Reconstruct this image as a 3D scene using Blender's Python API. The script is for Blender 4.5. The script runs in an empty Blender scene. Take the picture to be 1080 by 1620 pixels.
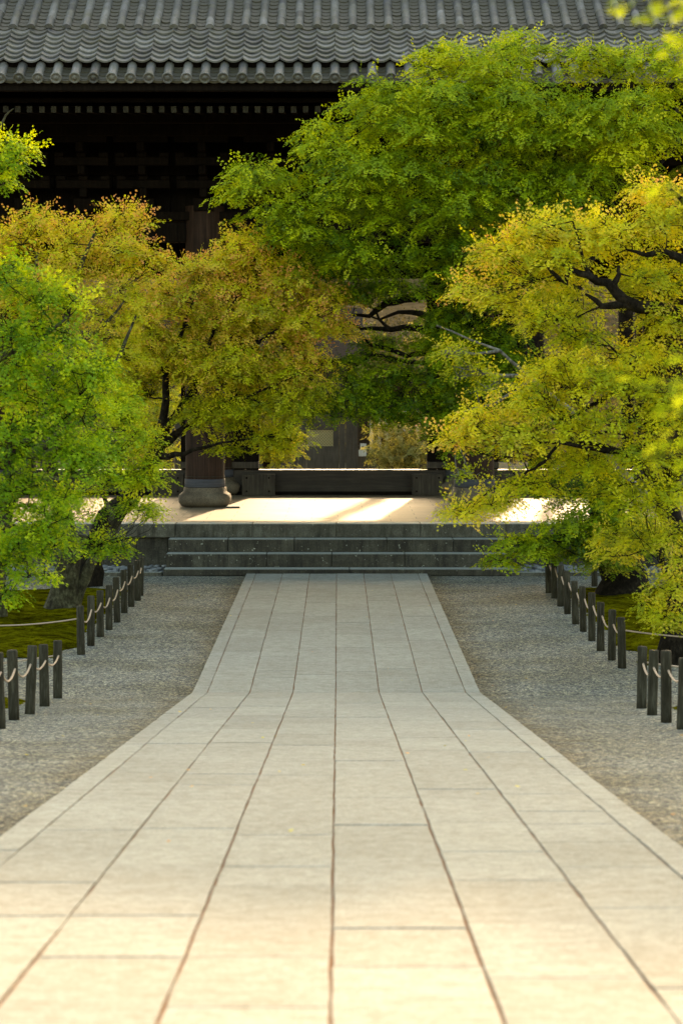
import bpy, math, random
import numpy as np
from mathutils import Vector, Matrix, noise as mnoise

random.seed(7)
RNG = np.random.default_rng(7)
scene = bpy.context.scene
COL = scene.collection

# ------------------------------------------------------------------ camera
FPX, VPX, HOR, CAMZ = 3800.0, 534.0, 592.0, 3.42
cam_d = bpy.data.cameras.new('camera')
cam = bpy.data.objects.new('camera', cam_d)
COL.objects.link(cam)
cam.location = (0, 0, CAMZ)
cam.rotation_euler = (math.radians(90), 0, 0)
cam_d.sensor_width = 36.0
cam_d.lens = FPX / 1620 * 36
cam_d.shift_x = (540 - VPX) / 1620
cam_d.shift_y = -(810 - HOR) / 1620
cam_d.clip_end = 2000
cam_d.dof.use_dof = True
cam_d.dof.focus_distance = 36
cam_d.dof.aperture_fstop = 4.0
scene.camera = cam

# ------------------------------------------------------------------ light
SUN_EL, SUN_AZ = math.radians(20), math.radians(6.5)
world = bpy.data.worlds.new('World')
scene.world = world
world.use_nodes = True
wn = world.node_tree
bg = wn.nodes['Background']
sky = wn.nodes.new('ShaderNodeTexSky')
sky.sky_type = 'NISHITA'
sky.sun_disc = False
sky.sun_elevation = SUN_EL
sky.sun_rotation = SUN_AZ
sky.air_density = 1.0
sky.dust_density = 2.5
sky.ozone_density = 1.0
hz = wn.nodes.new('ShaderNodeMix'); hz.data_type = 'RGBA'; hz.blend_type = 'MULTIPLY'
hz.inputs[0].default_value = 1.0; hz.inputs[7].default_value = (1.17, 1.04, 0.775, 1)   # hazy warm morning sky
wn.links.new(sky.outputs[0], hz.inputs[6]); wn.links.new(hz.outputs[2], bg.inputs[0])
bg.inputs[1].default_value = 0.15
sun_d = bpy.data.lights.new('sun', 'SUN')
sun_d.energy = 2.0
sun_d.angle = math.radians(0.6)
sun_d.color = (1.0, 0.70, 0.40)
sun = bpy.data.objects.new('sun', sun_d)
COL.objects.link(sun)
sdir = Vector((math.sin(SUN_AZ) * math.cos(SUN_EL), math.cos(SUN_AZ) * math.cos(SUN_EL), math.sin(SUN_EL)))
sun.rotation_euler = sdir.to_track_quat('Z', 'Y').to_euler()
sun.location = (10, 80, 40)
scene.view_settings.view_transform = 'Standard'
scene.view_settings.look = 'None'
scene.view_settings.gamma = 1.0
scene.view_settings.exposure = 2.08
scene.view_settings.use_curve_mapping = False
scene.cycles.max_bounces = 8
scene.cycles.transparent_max_bounces = 4

# ------------------------------------------------------------------ helpers
def at(px, py, Y):
    """the point that stands Y metres away in the direction of a photo pixel"""
    return Vector(((px - VPX) * Y / FPX, Y, CAMZ - (py - HOR) * Y / FPX))

def gz(y):
    """height of the court at distance y: level by the gate, rising towards the viewer"""
    if y >= 25.6: return 0.0
    if y <= -4: return 2.227 + 0.348
    return 2.227 - 0.087 * y

def tag(o, label=None, cat=None, group=None, kind=None):
    if label: o['label'] = label
    if cat: o['category'] = cat
    if group: o['group'] = group
    if kind: o['kind'] = kind
    return o

def empty(name, loc=(0, 0, 0), parent=None):
    o = bpy.data.objects.new(name, None)
    o.empty_display_size = 0.2
    COL.objects.link(o)
    o.location = loc
    if parent:
        o.parent = parent
        o.matrix_parent_inverse = Matrix.Translation(parent_world(parent)).inverted()
    return o

def parent_world(p):
    v = Vector((0, 0, 0))
    while p:
        v += p.location
        if p.parent: v += p.matrix_parent_inverse.translation
        p = p.parent
    return v

def link(name, me, mat=None, parent=None, loc=None, rot=None):
    o = bpy.data.objects.new(name, me)
    COL.objects.link(o)
    if mat and not me.materials: me.materials.append(mat)
    if loc is not None: o.location = loc
    if rot is not None: o.rotation_euler = rot
    if parent:
        o.parent = parent
        o.matrix_parent_inverse = Matrix.Translation(parent_world(parent)).inverted()
    return o

def smooth(me):
    me.polygons.foreach_set('use_smooth', [True] * len(me.polygons))
    return me

class MB:
    def __init__(s): s.v = []; s.f = []
    def add(s, vs, fs):
        n = len(s.v); s.v += [tuple(p) for p in vs]; s.f += [tuple(i + n for i in f) for f in fs]
    def box(s, x0, x1, y0, y1, z0, z1, b=0.0, M=None):
        if b <= 0:
            vs = [(x, y, z) for z in (z0, z1) for y in (y0, y1) for x in (x0, x1)]
            fs = [(0, 2, 3, 1), (4, 5, 7, 6), (0, 1, 5, 4), (2, 6, 7, 3), (0, 4, 6, 2), (1, 3, 7, 5)]
        else:
            vs = []
            for (xx, yy, sx, sy) in ((x0, y0, 1, 1), (x1, y0, -1, 1), (x1, y1, -1, -1), (x0, y1, 1, -1)):
                for (zz, sz) in ((z0, 1), (z1, -1)):
                    vs += [(xx + b * sx, yy, zz + b * sz), (xx, yy + b * sy, zz + b * sz), (xx + b * sx, yy + b * sy, zz)]
            # corner index c*6 + top*3 + k
            I = lambda c, t, k: c * 6 + t * 3 + k
            fs = [(I(0,0,0), I(1,0,0), I(1,1,0), I(0,1,0)), (I(1,0,1), I(2,0,1), I(2,1,1), I(1,1,1)),
                  (I(2,0,0), I(3,0,0), I(3,1,0), I(2,1,0)), (I(3,0,1), I(0,0,1), I(0,1,1), I(3,1,1)),
                  (I(0,1,2), I(1,1,2), I(2,1,2), I(3,1,2)), (I(3,0,2), I(2,0,2), I(1,0,2), I(0,0,2)),
                  (I(0,1,0), I(1,1,0), I(1,1,2), I(0,1,2)), (I(1,1,1), I(2,1,1), I(2,1,2), I(1,1,2)),
                  (I(2,1,0), I(3,1,0), I(3,1,2), I(2,1,2)), (I(3,1,1), I(0,1,1), I(0,1,2), I(3,1,2)),
                  (I(1,0,0), I(0,0,0), I(0,0,2), I(1,0,2)), (I(2,0,1), I(1,0,1), I(1,0,2), I(2,0,2)),
                  (I(3,0,0), I(2,0,0), I(2,0,2), I(3,0,2)), (I(0,0,1), I(3,0,1), I(3,0,2), I(0,0,2)),
                  (I(0,0,1), I(0,1,1), I(0,1,0), I(0,0,0)) [::-1], (I(1,0,0), I(1,1,0), I(1,1,1), I(1,0,1))[::-1],
                  (I(2,0,1), I(2,1,1), I(2,1,0), I(2,0,0))[::-1], (I(3,0,0), I(3,1,0), I(3,1,1), I(3,0,1))[::-1]]
            for c in range(4):
                for t in (0, 1):
                    tri = (I(c,t,0), I(c,t,1), I(c,t,2))
                    fs.append(tri if (c + t) % 2 else tri[::-1])
        if M is not None: vs = [tuple(M @ Vector(p)) for p in vs]
        s.add(vs, fs)
    def lathe(s, prof, n=24, c=(0, 0), sq=None):
        """prof: list of (r, z); sq(theta, r, z) -> scale"""
        vs = []
        for r, z in prof:
            for i in range(n):
                a = 2 * math.pi * i / n
                k = sq(a, z) if sq else 1
                vs.append((c[0] + r * k * math.cos(a), c[1] + r * k * math.sin(a), z))
        fs = []
        for j in range(len(prof) - 1):
            for i in range(n):
                fs.append((j*n + i, j*n + (i+1) % n, (j+1)*n + (i+1) % n, (j+1)*n + i))
        fs.append(tuple(range(n))[::-1]); fs.append(tuple((len(prof)-1)*n + i for i in range(n)))
        s.add(vs, fs)
    def mesh(s, name, sm=False):
        me = bpy.data.meshes.new(name)
        me.from_pydata(s.v, [], s.f); me.update()
        if sm: smooth(me)
        return me

def tubes_mesh(name, polys, sides=6, wob=0.0):
    """polys: list of [(point, radius), ...]"""
    V, F = [], []
    off = 0
    for pl in polys:
        P = np.array([p for p, r in pl], float); R = np.array([r for p, r in pl], float)
        n = len(P)
        if n < 2: continue
        ns = sides if R.max() > 0.012 else 4
        if R.max() > 0.06: ns = max(sides, 14)
        T = np.gradient(P, axis=0); T /= np.linalg.norm(T, axis=1)[:, None] + 1e-9
        ref = np.array([0, 0, 1.0]) if abs(T[0][2]) < 0.8 else np.array([1.0, 0, 0])
        U = np.cross(T, ref); U /= np.linalg.norm(U, axis=1)[:, None] + 1e-9
        W = np.cross(T, U)
        a = np.arange(ns) * 2 * np.pi / ns
        rr = R[:, None] * np.ones((1, ns))
        if wob and R.max() > 0.03:
            rr = rr * (1 + wob * np.sin(a * 3 + P[:, 2:3] * 4) + wob * RNG.normal(size=(n, ns)) * 0.6)
        ring = P[:, None, :] + rr[:, :, None] * (np.cos(a)[None, :, None] * U[:, None, :] + np.sin(a)[None, :, None] * W[:, None, :])
        V.append(ring.reshape(-1, 3))
        i = np.arange(n - 1)[:, None] * ns; j = np.arange(ns)[None, :]
        q = np.stack([i + j, i + (j + 1) % ns, i + ns + (j + 1) % ns, i + ns + j], -1).reshape(-1, 4)
        F.append(q + off)
        off += n * ns
    V = np.concatenate(V); F = np.concatenate(F)
    return np_mesh(name, V, F)

def np_mesh(name, V, F, sm=True, tint=None):
    me = bpy.data.meshes.new(name)
    k = F.shape[1]
    me.vertices.add(len(V)); me.vertices.foreach_set('co', V.astype(np.float32).ravel())
    me.loops.add(F.size); me.loops.foreach_set('vertex_index', F.astype(np.int32).ravel())
    me.polygons.add(len(F)); me.polygons.foreach_set('loop_start', np.arange(0, F.size, k, dtype=np.int32))
    me.polygons.foreach_set('use_smooth', np.full(len(F), sm))
    if tint is not None:
        at_ = me.attributes.new('tint', 'FLOAT_VECTOR', 'POINT')
        at_.data.foreach_set('vector', tint.astype(np.float32).ravel())
    me.update(calc_edges=True)
    return me

# ------------------------------------------------------------------ materials
def mat(name):
    m = bpy.data.materials.new(name); m.use_nodes = True
    nt = m.node_tree
    b = nt.nodes['Principled BSDF']
    return m, nt, b

def N(nt, t, **kw):
    n = nt.nodes.new(t)
    for k, v in kw.items():
        if k in n.inputs: n.inputs[k].default_value = v
        else: setattr(n, k, v)
    return n

def L(nt, a, b): nt.links.new(a, b)

def coords(nt, kind='Object', scale=(1, 1, 1)):
    if kind == 'World':
        g = N(nt, 'ShaderNodeNewGeometry'); src = g.outputs['Position']
    else:
        g = N(nt, 'ShaderNodeTexCoord'); src = g.outputs[kind]
    mp = N(nt, 'ShaderNodeMapping'); mp.inputs['Scale'].default_value = scale
    L(nt, src, mp.inputs[0])
    return mp.outputs[0]

def noise_tex(nt, vec, scale, detail=4, rough=0.6):
    n = N(nt, 'ShaderNodeTexNoise'); n.inputs['Scale'].default_value = scale
    n.inputs['Detail'].default_value = detail; n.inputs['Roughness'].default_value = rough
    L(nt, vec, n.inputs['Vector'])
    return n.outputs['Fac']

def ramp(nt, fac, stops):
    r = N(nt, 'ShaderNodeValToRGB')
    e = r.color_ramp.elements
    while len(e) < len(stops): e.new(0.5)
    for i, (p, c) in enumerate(stops):
        e[i].position = p; e[i].color = (*c, 1) if len(c) == 3 else c
    L(nt, fac, r.inputs[0])
    return r.outputs[0]

def mix(nt, fac, a, b, mode='MIX'):
    m = N(nt, 'ShaderNodeMix', data_type='RGBA', blend_type=mode)
    if isinstance(fac, (int, float)): m.inputs[0].default_value = fac
    else: L(nt, fac, m.inputs[0])
    for s, v in ((6, a), (7, b)):
        if isinstance(v, tuple): m.inputs[s].default_value = (*v, 1)
        else: L(nt, v, m.inputs[s])
    return m.outputs[2]

def bump(nt, b, h, strength=0.5, dist=0.01):
    n = N(nt, 'ShaderNodeBump'); n.inputs['Strength'].default_value = strength; n.inputs['Distance'].default_value = dist
    L(nt, h, n.inputs['Height']); L(nt, n.outputs[0], b.inputs['Normal'])

def world_rand(nt):
    return N(nt, 'ShaderNodeObjectInfo').outputs['Random']

def m_paving():
    m, nt, b = mat('granite_paving')
    w = coords(nt, 'World')
    ws = coords(nt, 'World', (0.35, 6, 1))
    sp = noise_tex(nt, w, 62, 6, 0.95)
    big = noise_tex(nt, w, 1.3, 5, 0.65)
    st = noise_tex(nt, ws, 5, 5, 0.7)
    mid = noise_tex(nt, w, 14, 4, 0.7)
    c = ramp(nt, big, [(0.3, (0.27, 0.26, 0.215)), (0.55, (0.325, 0.322, 0.28)), (0.75, (0.37, 0.372, 0.335))])
    c = mix(nt, 0.55, c, ramp(nt, sp, [(0.36, (0.09, 0.088, 0.07)), (0.5, (0.32, 0.315, 0.275)), (0.64, (0.56, 0.55, 0.49))]), 'MIX')
    c = mix(nt, 1.0, c, ramp(nt, st, [(0.36, (0.78, 0.755, 0.73)), (0.44, (1, 1, 1))]), 'MULTIPLY')
    c = mix(nt, 1.0, c, ramp(nt, mid, [(0.34, (0.80, 0.785, 0.75)), (0.6, (1.05, 1.05, 1.05))]), 'MULTIPLY')
    r = world_rand(nt)
    c = mix(nt, 1.0, c, ramp(nt, r, [(0.0, (0.90, 0.89, 0.865)), (0.5, (0.985, 0.98, 0.965)), (1, (1.05, 1.05, 1.03))]), 'MULTIPLY')
    L(nt, c, b.inputs['Base Color'])
    b.inputs['Roughness'].default_value = 0.85; b.inputs['Specular IOR Level'].default_value = 0.12
    h = N(nt, 'ShaderNodeMath', operation='ADD'); L(nt, sp, h.inputs[0]); L(nt, st, h.inputs[1])
    bump(nt, b, h.outputs[0], 0.5, 0.004)
    return m

def m_gravel():
    m, nt, b = mat('grey_gravel')
    w = coords(nt, 'World')
    v = N(nt, 'ShaderNodeTexVoronoi'); v.inputs['Scale'].default_value = 66; L(nt, w, v.inputs['Vector'])
    v2 = N(nt, 'ShaderNodeTexVoronoi'); v2.inputs['Scale'].default_value = 27; L(nt, w, v2.inputs['Vector'])
    sep = N(nt, 'ShaderNodeSeparateColor'); L(nt, v.outputs['Color'], sep.inputs[0])
    sep2 = N(nt, 'ShaderNodeSeparateColor'); L(nt, v2.outputs['Color'], sep2.inputs[0])
    c = ramp(nt, sep.outputs[0], [(0.0, (0.03, 0.032, 0.042)), (0.25, (0.10, 0.104, 0.108)), (0.55, (0.21, 0.213, 0.19)), (0.85, (0.37, 0.365, 0.31)), (1.0, (0.62, 0.60, 0.50))])
    c2 = ramp(nt, sep2.outputs[1], [(0.0, (0.6, 0.62, 0.68)), (0.5, (1, 1, 1)), (1, (1.45, 1.4, 1.2))])
    c = mix(nt, 1.0, c, c2, 'MULTIPLY')
    big = noise_tex(nt, w, 0.9, 5, 0.6)
    c = mix(nt, 1.0, c, ramp(nt, big, [(0.3, (0.84, 0.80, 0.66)), (0.6, (1.2, 1.2, 1.16))]), 'MULTIPLY')
    sx = N(nt, 'ShaderNodeSeparateXYZ'); L(nt, w, sx.inputs[0])
    ab = N(nt, 'ShaderNodeMath', operation='ABSOLUTE'); L(nt, sx.outputs[0], ab.inputs[0])
    ns_ = noise_tex(nt, w, 2.2, 5, 0.7)
    ad = N(nt, 'ShaderNodeMath', operation='MULTIPLY_ADD'); L(nt, ns_, ad.inputs[0]); ad.inputs[1].default_value = -0.9; L(nt, ab.outputs[0], ad.inputs[2])
    mr = N(nt, 'ShaderNodeMapRange'); L(nt, ad.outputs[0], mr.inputs[0]); mr.inputs[1].default_value = 1.0; mr.inputs[2].default_value = 1.45; mr.inputs[3].default_value = 0.75; mr.inputs[4].default_value = 0.0
    c = mix(nt, mr.outputs[0], c, mix(nt, 1.0, c, (0.72, 0.56, 0.34), 'MULTIPLY'))
    L(nt, c, b.inputs['Base Color']); b.inputs['Roughness'].default_value = 0.85; b.inputs['Specular IOR Level'].default_value = 0.15
    inv = N(nt, 'ShaderNodeMath', operation='MULTIPLY'); inv.inputs[1].default_value = -1; L(nt, v.outputs['Distance'], inv.inputs[0])
    bump(nt, b, inv.outputs[0], 1.0, 0.03)
    return m

def m_moss():
    m, nt, b = mat('moss')
    w = coords(nt, 'World')
    a = noise_tex(nt, w, 2.2, 6, 0.65); f = noise_tex(nt, w, 45, 4, 0.8)
    c = ramp(nt, a, [(0.3, (0.03, 0.022, 0.003)), (0.42, (0.085, 0.08, 0.003)), (0.56, (0.17, 0.165, 0.004)), (0.72, (0.30, 0.26, 0.006))])
    c = mix(nt, 1.0, c, ramp(nt, f, [(0.3, (0.3, 0.3, 0.25)), (0.65, (1.35, 1.35, 1.2))]), 'MULTIPLY')
    g5 = noise_tex(nt, w, 9, 5, 0.75)
    c = mix(nt, 1.0, c, ramp(nt, g5, [(0.36, (0.35, 0.28, 0.2)), (0.56, (1.1, 1.1, 1.1))]), 'MULTIPLY')
    L(nt, c, b.inputs['Base Color']); b.inputs['Roughness'].default_value = 0.95; b.inputs['Specular IOR Level'].default_value = 0.0
    bump(nt, b, f, 1.0, 0.05)
    return m

def m_stone(name, c0, c1, c2, stain=True, rough=0.8, scale=1.0, worn_lit_tops=False):
    m, nt, b = mat(name)
    w = coords(nt, 'World')
    n1 = noise_tex(nt, w, 2.5 * scale, 6, 0.7); n2 = noise_tex(nt, w, 40 * scale, 4, 0.75)
    c = ramp(nt, n1, [(0.32, c0), (0.5, c1), (0.7, c2)])
    c = mix(nt, 1.0, c, ramp(nt, n2, [(0.3, (0.6, 0.6, 0.58)), (0.6, (1.12, 1.12, 1.1))]), 'MULTIPLY')
    if stain:
        ws = coords(nt, 'World', (5, 5, 0.8))
        s = noise_tex(nt, ws, 1.6, 6, 0.75)
        c = mix(nt, 1.0, c, ramp(nt, s, [(0.35, (0.35, 0.31, 0.26)), (0.55, (1, 1, 1))]), 'MULTIPLY')
        sp = noise_tex(nt, w, 22, 2, 0.5)
        c = mix(nt, ramp(nt, sp, [(0.68, (0, 0, 0)), (0.73, (0.8, 0.8, 0.8))]), c, (0.42, 0.42, 0.34))
    r = world_rand(nt)
    c = mix(nt, 1.0, c, ramp(nt, r, [(0.0, (0.88, 0.88, 0.87)), (1, (1.08, 1.07, 1.05))]), 'MULTIPLY')
    if worn_lit_tops:  # upward faces paler: wear plus sky light painted onto the treads
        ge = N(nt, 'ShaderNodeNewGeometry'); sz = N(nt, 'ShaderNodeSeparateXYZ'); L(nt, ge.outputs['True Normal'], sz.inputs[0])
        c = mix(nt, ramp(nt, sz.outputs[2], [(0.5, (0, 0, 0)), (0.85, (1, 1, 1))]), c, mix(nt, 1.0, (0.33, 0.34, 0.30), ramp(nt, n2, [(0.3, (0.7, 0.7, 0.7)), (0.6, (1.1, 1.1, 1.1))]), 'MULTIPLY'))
    L(nt, c, b.inputs['Base Color']); b.inputs['Roughness'].default_value = rough
    bump(nt, b, n2, 0.6, 0.012)
    return m

def m_floor():
    m, nt, b = mat('platform_paving')
    w = coords(nt, 'World')
    ws = coords(nt, 'World', (0.5, 3, 1))
    n1 = noise_tex(nt, ws, 1.6, 6, 0.65)
    n2 = noise_tex(nt, w, 30, 4, 0.7)
    br = N(nt, 'ShaderNodeTexBrick'); br.inputs['Scale'].default_value = 1.0
    br.inputs['Mortar Size'].default_value = 0.008; br.inputs['Brick Width'].default_value = 0.95; br.inputs['Row Height'].default_value = 0.62
    br.inputs['Color1'].default_value = (1, 1, 1, 1); br.inputs['Color2'].default_value = (0.86, 0.85, 0.84, 1); br.inputs['Mortar'].default_value = (0.35, 0.33, 0.3, 1)
    L(nt, w, br.inputs['Vector'])
    c = ramp(nt, n1, [(0.3, (0.19, 0.145, 0.085)), (0.6, (0.26, 0.205, 0.13)), (0.75, (0.31, 0.255, 0.17))])
    c = mix(nt, 1.0, c, br.outputs['Color'], 'MULTIPLY')
    L(nt, c, b.inputs['Base Color'])
    L(nt, ramp(nt, n1, [(0.3, (0.55, 0.55, 0.55)), (0.7, (0.75, 0.75, 0.75))]), b.inputs['Roughness'])
    b.inputs['Specular IOR Level'].default_value = 0.10
    bump(nt, b, n2, 0.35, 0.006)
    return m

def m_wood(name, c0, c1, c2, sc=(22, 22, 1.2), rough=0.75, spec=0.3):
    m, nt, b = mat(name)
    o = coords(nt, 'World', sc)
    n1 = noise_tex(nt, o, 1.0, 7, 0.7)
    w = coords(nt, 'World'); n2 = noise_tex(nt, w, 1.7, 4, 0.6)
    c = ramp(nt, n1, [(0.3, c0), (0.52, c1), (0.72, c2)])
    c = mix(nt, 1.0, c, ramp(nt, n2, [(0.3, (0.65, 0.62, 0.6)), (0.7, (1.15, 1.15, 1.15))]), 'MULTIPLY')
    L(nt, c, b.inputs['Base Color']); b.inputs['Roughness'].default_value = rough
    b.inputs['Specular IOR Level'].default_value = spec
    bump(nt, b, n1, 0.7, 0.01)
    return m

def m_tile(name, lich=0.0):
    m, nt, b = mat(name)
    w = coords(nt, 'World')
    n1 = noise_tex(nt, w, 5, 6, 0.7); n2 = noise_tex(nt, w, 38, 4, 0.7)
    r = world_rand(nt)
    c = ramp(nt, r, [(0.0, (0.05, 0.045, 0.048)), (0.3, (0.10, 0.092, 0.092)), (0.6, (0.14, 0.127, 0.12)), (0.85, (0.175, 0.16, 0.15)), (1.0, (0.24, 0.222, 0.21))])
    c = mix(nt, ramp(nt, n1, [(0.38, (0, 0, 0)), (0.68, (0.85, 0.85, 0.85))]), c, (0.12, 0.108, 0.062))
    c = mix(nt, 1.0, c, ramp(nt, n2, [(0.3, (0.6, 0.6, 0.6)), (0.62, (1.15, 1.15, 1.15))]), 'MULTIPLY')
    if lich: c = mix(nt, lich, c, (0.075, 0.060, 0.030))
    L(nt, c, b.inputs['Base Color']); b.inputs['Roughness'].default_value = 0.55
    bump(nt, b, n2, 0.4, 0.006)
    return m

def m_leaf(name, dark, mid, light, orange=(0.62, 0.16, 0.035), transl=0.36):
    """tint.x: 0..1 green depth of the leaf with crown shade and lit tips painted in, tint.y: share of young red-orange pigment, tint.z: small random"""
    m = bpy.data.materials.new(name); m.use_nodes = True
    nt = m.node_tree; nt.nodes.clear()
    out = N(nt, 'ShaderNodeOutputMaterial')
    a = N(nt, 'ShaderNodeAttribute'); a.attribute_name = 'tint'
    s = N(nt, 'ShaderNodeSeparateXYZ'); L(nt, a.outputs['Vector'], s.inputs[0])
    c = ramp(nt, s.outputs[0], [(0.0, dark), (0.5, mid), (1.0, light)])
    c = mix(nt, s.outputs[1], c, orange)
    d = N(nt, 'ShaderNodeBsdfDiffuse'); L(nt, c, d.inputs[0])
    t = N(nt, 'ShaderNodeBsdfTranslucent')
    ct = mix(nt, 1.0, c, (1.25, 1.15, 0.55), 'MULTIPLY'); L(nt, ct, t.inputs[0])
    g = N(nt, 'ShaderNodeBsdfGlossy'); g.inputs['Roughness'].default_value = 0.45; g.inputs[0].default_value = (0.8, 0.85, 0.8, 1)
    m1 = N(nt, 'ShaderNodeMixShader'); m1.inputs[0].default_value = transl; L(nt, d.outputs[0], m1.inputs[1]); L(nt, t.outputs[0], m1.inputs[2])
    m2 = N(nt, 'ShaderNodeMixShader'); m2.inputs[0].default_value = 0.02; L(nt, m1.outputs[0], m2.inputs[1]); L(nt, g.outputs[0], m2.inputs[2])
    L(nt, m2.outputs[0], out.inputs[0])
    return m

def m_bark(name, c0, c1, c2, sc=1.0):
    m, nt, b = mat(name)
    w = coords(nt, 'World', (1, 1, 0.45)); n1 = noise_tex(nt, w, 26 * sc, 5, 0.7)
    n2 = noise_tex(nt, coords(nt, 'World'), 7, 5, 0.7)
    c = ramp(nt, n2, [(0.35, c0), (0.52, c1), (0.68, c2)])
    c = mix(nt, 1.0, c, ramp(nt, n1, [(0.35, (0.45, 0.45, 0.45)), (0.6, (1.2, 1.2, 1.2))]), 'MULTIPLY')
    L(nt, c, b.inputs['Base Color']); b.inputs['Roughness'].default_value = 0.9; b.inputs['Specular IOR Level'].default_value = 0.08
    bump(nt, b, n1, 0.9, 0.03)
    return m

def m_plain(name, col, rough=0.7, nscale=20, var=0.3):
    m, nt, b = mat(name)
    n1 = noise_tex(nt, coords(nt, 'World'), nscale, 5, 0.7)
    c = ramp(nt, n1, [(0.3, tuple(x * (1 - var) for x in col)), (0.7, tuple(min(1, x * (1 + var)) for x in col))])
    L(nt, c, b.inputs['Base Color']); b.inputs['Roughness'].default_value = rough
    b.inputs['Specular IOR Level'].default_value = 0.0 if rough > 0.9 else 0.4
    return m

PAVE, GRAVEL, MOSS, FLOOR = m_paving(), m_gravel(), m_moss(), m_floor()
STEP = m_stone('weathered_step_stone', (0.030, 0.024, 0.014), (0.060, 0.051, 0.034), (0.115, 0.104, 0.075), worn_lit_tops=True)
CAP = m_stone('grey_cap_stone', (0.055, 0.047, 0.031), (0.11, 0.10, 0.073), (0.19, 0.18, 0.142), worn_lit_tops=True)
PLINTH = m_stone('column_plinth_stone', (0.08, 0.058, 0.034), (0.13, 0.097, 0.06), (0.18, 0.14, 0.09), stain=False)
GUTTER = m_stone('gutter_pebble', (0.12, 0.13, 0.15), (0.24, 0.25, 0.26), (0.42, 0.40, 0.38), stain=False, scale=3)
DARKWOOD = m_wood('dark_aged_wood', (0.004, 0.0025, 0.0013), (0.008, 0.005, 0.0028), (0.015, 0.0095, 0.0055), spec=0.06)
REDWOOD = m_wood('brown_column_wood', (0.014, 0.007, 0.0035), (0.034, 0.017, 0.0095), (0.07, 0.038, 0.022), spec=0.2)
PALEWOOD = m_wood('pale_beam_end_wood', (0.02, 0.017, 0.010), (0.038, 0.033, 0.020), (0.062, 0.055, 0.035))
SILLWOOD = m_wood('worn_threshold_wood', (0.020, 0.013, 0.007), (0.036, 0.025, 0.015), (0.06, 0.044, 0.029), sc=(1.2, 22, 22), rough=0.5)
FOOTWOOD = m_wood('grey_foot_block_wood', (0.03, 0.022, 0.013), (0.06, 0.046, 0.03), (0.11, 0.092, 0.062))
BAND = m_wood('slate_column_band', (0.04, 0.04, 0.045), (0.07, 0.07, 0.08), (0.10, 0.10, 0.11), sc=(1, 1, 20))
TILE, TILE_L = m_tile('grey_roof_tile'), m_tile('mossy_roof_tile', 0.7)
POSTM = m_wood('grey_post_wood', (0.024, 0.020, 0.012), (0.052, 0.045, 0.029), (0.11, 0.098, 0.068), sc=(40, 40, 5), spec=0.08)
ROPE = m_plain('tan_rope', (0.50, 0.36, 0.25), 0.85, 90)
BARK = m_bark('dark_maple_bark', (0.009, 0.007, 0.004), (0.019, 0.014, 0.009), (0.038, 0.030, 0.020))
BARK_M = m_bark('mossy_maple_bark', (0.035, 0.028, 0.018), (0.075, 0.066, 0.036), (0.16, 0.15, 0.085))
BARK_G = m_bark('grey_lichen_bark', (0.10, 0.09, 0.075), (0.20, 0.18, 0.15), (0.34, 0.32, 0.27))
SOIL = m_plain('joint_soil', (0.22, 0.125, 0.07), 0.95, 30, 0.5)
GROUND = m_plain('packed_earth', (0.13, 0.12, 0.08), 0.95, 3, 0.4)

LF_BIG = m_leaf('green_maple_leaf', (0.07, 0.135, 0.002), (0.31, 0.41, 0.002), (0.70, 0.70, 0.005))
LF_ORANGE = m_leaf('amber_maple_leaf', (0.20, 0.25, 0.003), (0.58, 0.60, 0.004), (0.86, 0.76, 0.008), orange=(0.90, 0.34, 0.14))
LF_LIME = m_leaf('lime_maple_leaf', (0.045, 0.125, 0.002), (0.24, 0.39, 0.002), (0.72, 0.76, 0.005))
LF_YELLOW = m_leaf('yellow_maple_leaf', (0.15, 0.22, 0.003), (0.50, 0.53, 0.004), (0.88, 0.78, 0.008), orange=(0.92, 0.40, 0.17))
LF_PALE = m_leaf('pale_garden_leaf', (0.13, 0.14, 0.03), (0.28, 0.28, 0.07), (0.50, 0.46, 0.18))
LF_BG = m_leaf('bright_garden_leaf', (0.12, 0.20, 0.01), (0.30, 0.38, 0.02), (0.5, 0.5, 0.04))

# ------------------------------------------------------------------ ground
def strip_sheet(name, x0, x1, ys, dz, material, nx=2, amp=0.0, parent=None):
    V, F = [], []
    xs = np.linspace(x0, x1, nx)
    for y in ys:
        for x in xs:
            a = amp * mnoise.noise(Vector((x * 1.3, y * 1.3, 3))) + amp * 0.6 * mnoise.noise(Vector((x * 5, y * 5, 9))) if amp else 0
            V.append((x, y, gz(y) + dz + a))
    n = len(xs)
    for j in range(len(ys) - 1):
        for i in range(n - 1):
            F.append((j*n + i, j*n + i + 1, (j+1)*n + i + 1, (j+1)*n + i))
    o = link(name, np_mesh(name, np.array(V), np.array(F)), material, parent)
    return o

g = strip_sheet('ground', -400, 400, [-300, -4, 25.6, 60, 900], -0.05, GROUND); g['kind'] = 'structure'
g = strip_sheet('gravel_court', -14, 14, list(np.arange(-6, 25.6, 0.4)) + list(np.arange(25.6, 41.2, 0.4)), -0.012, GRAVEL, 70, 0.010); g['kind'] = 'structure'

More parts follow.
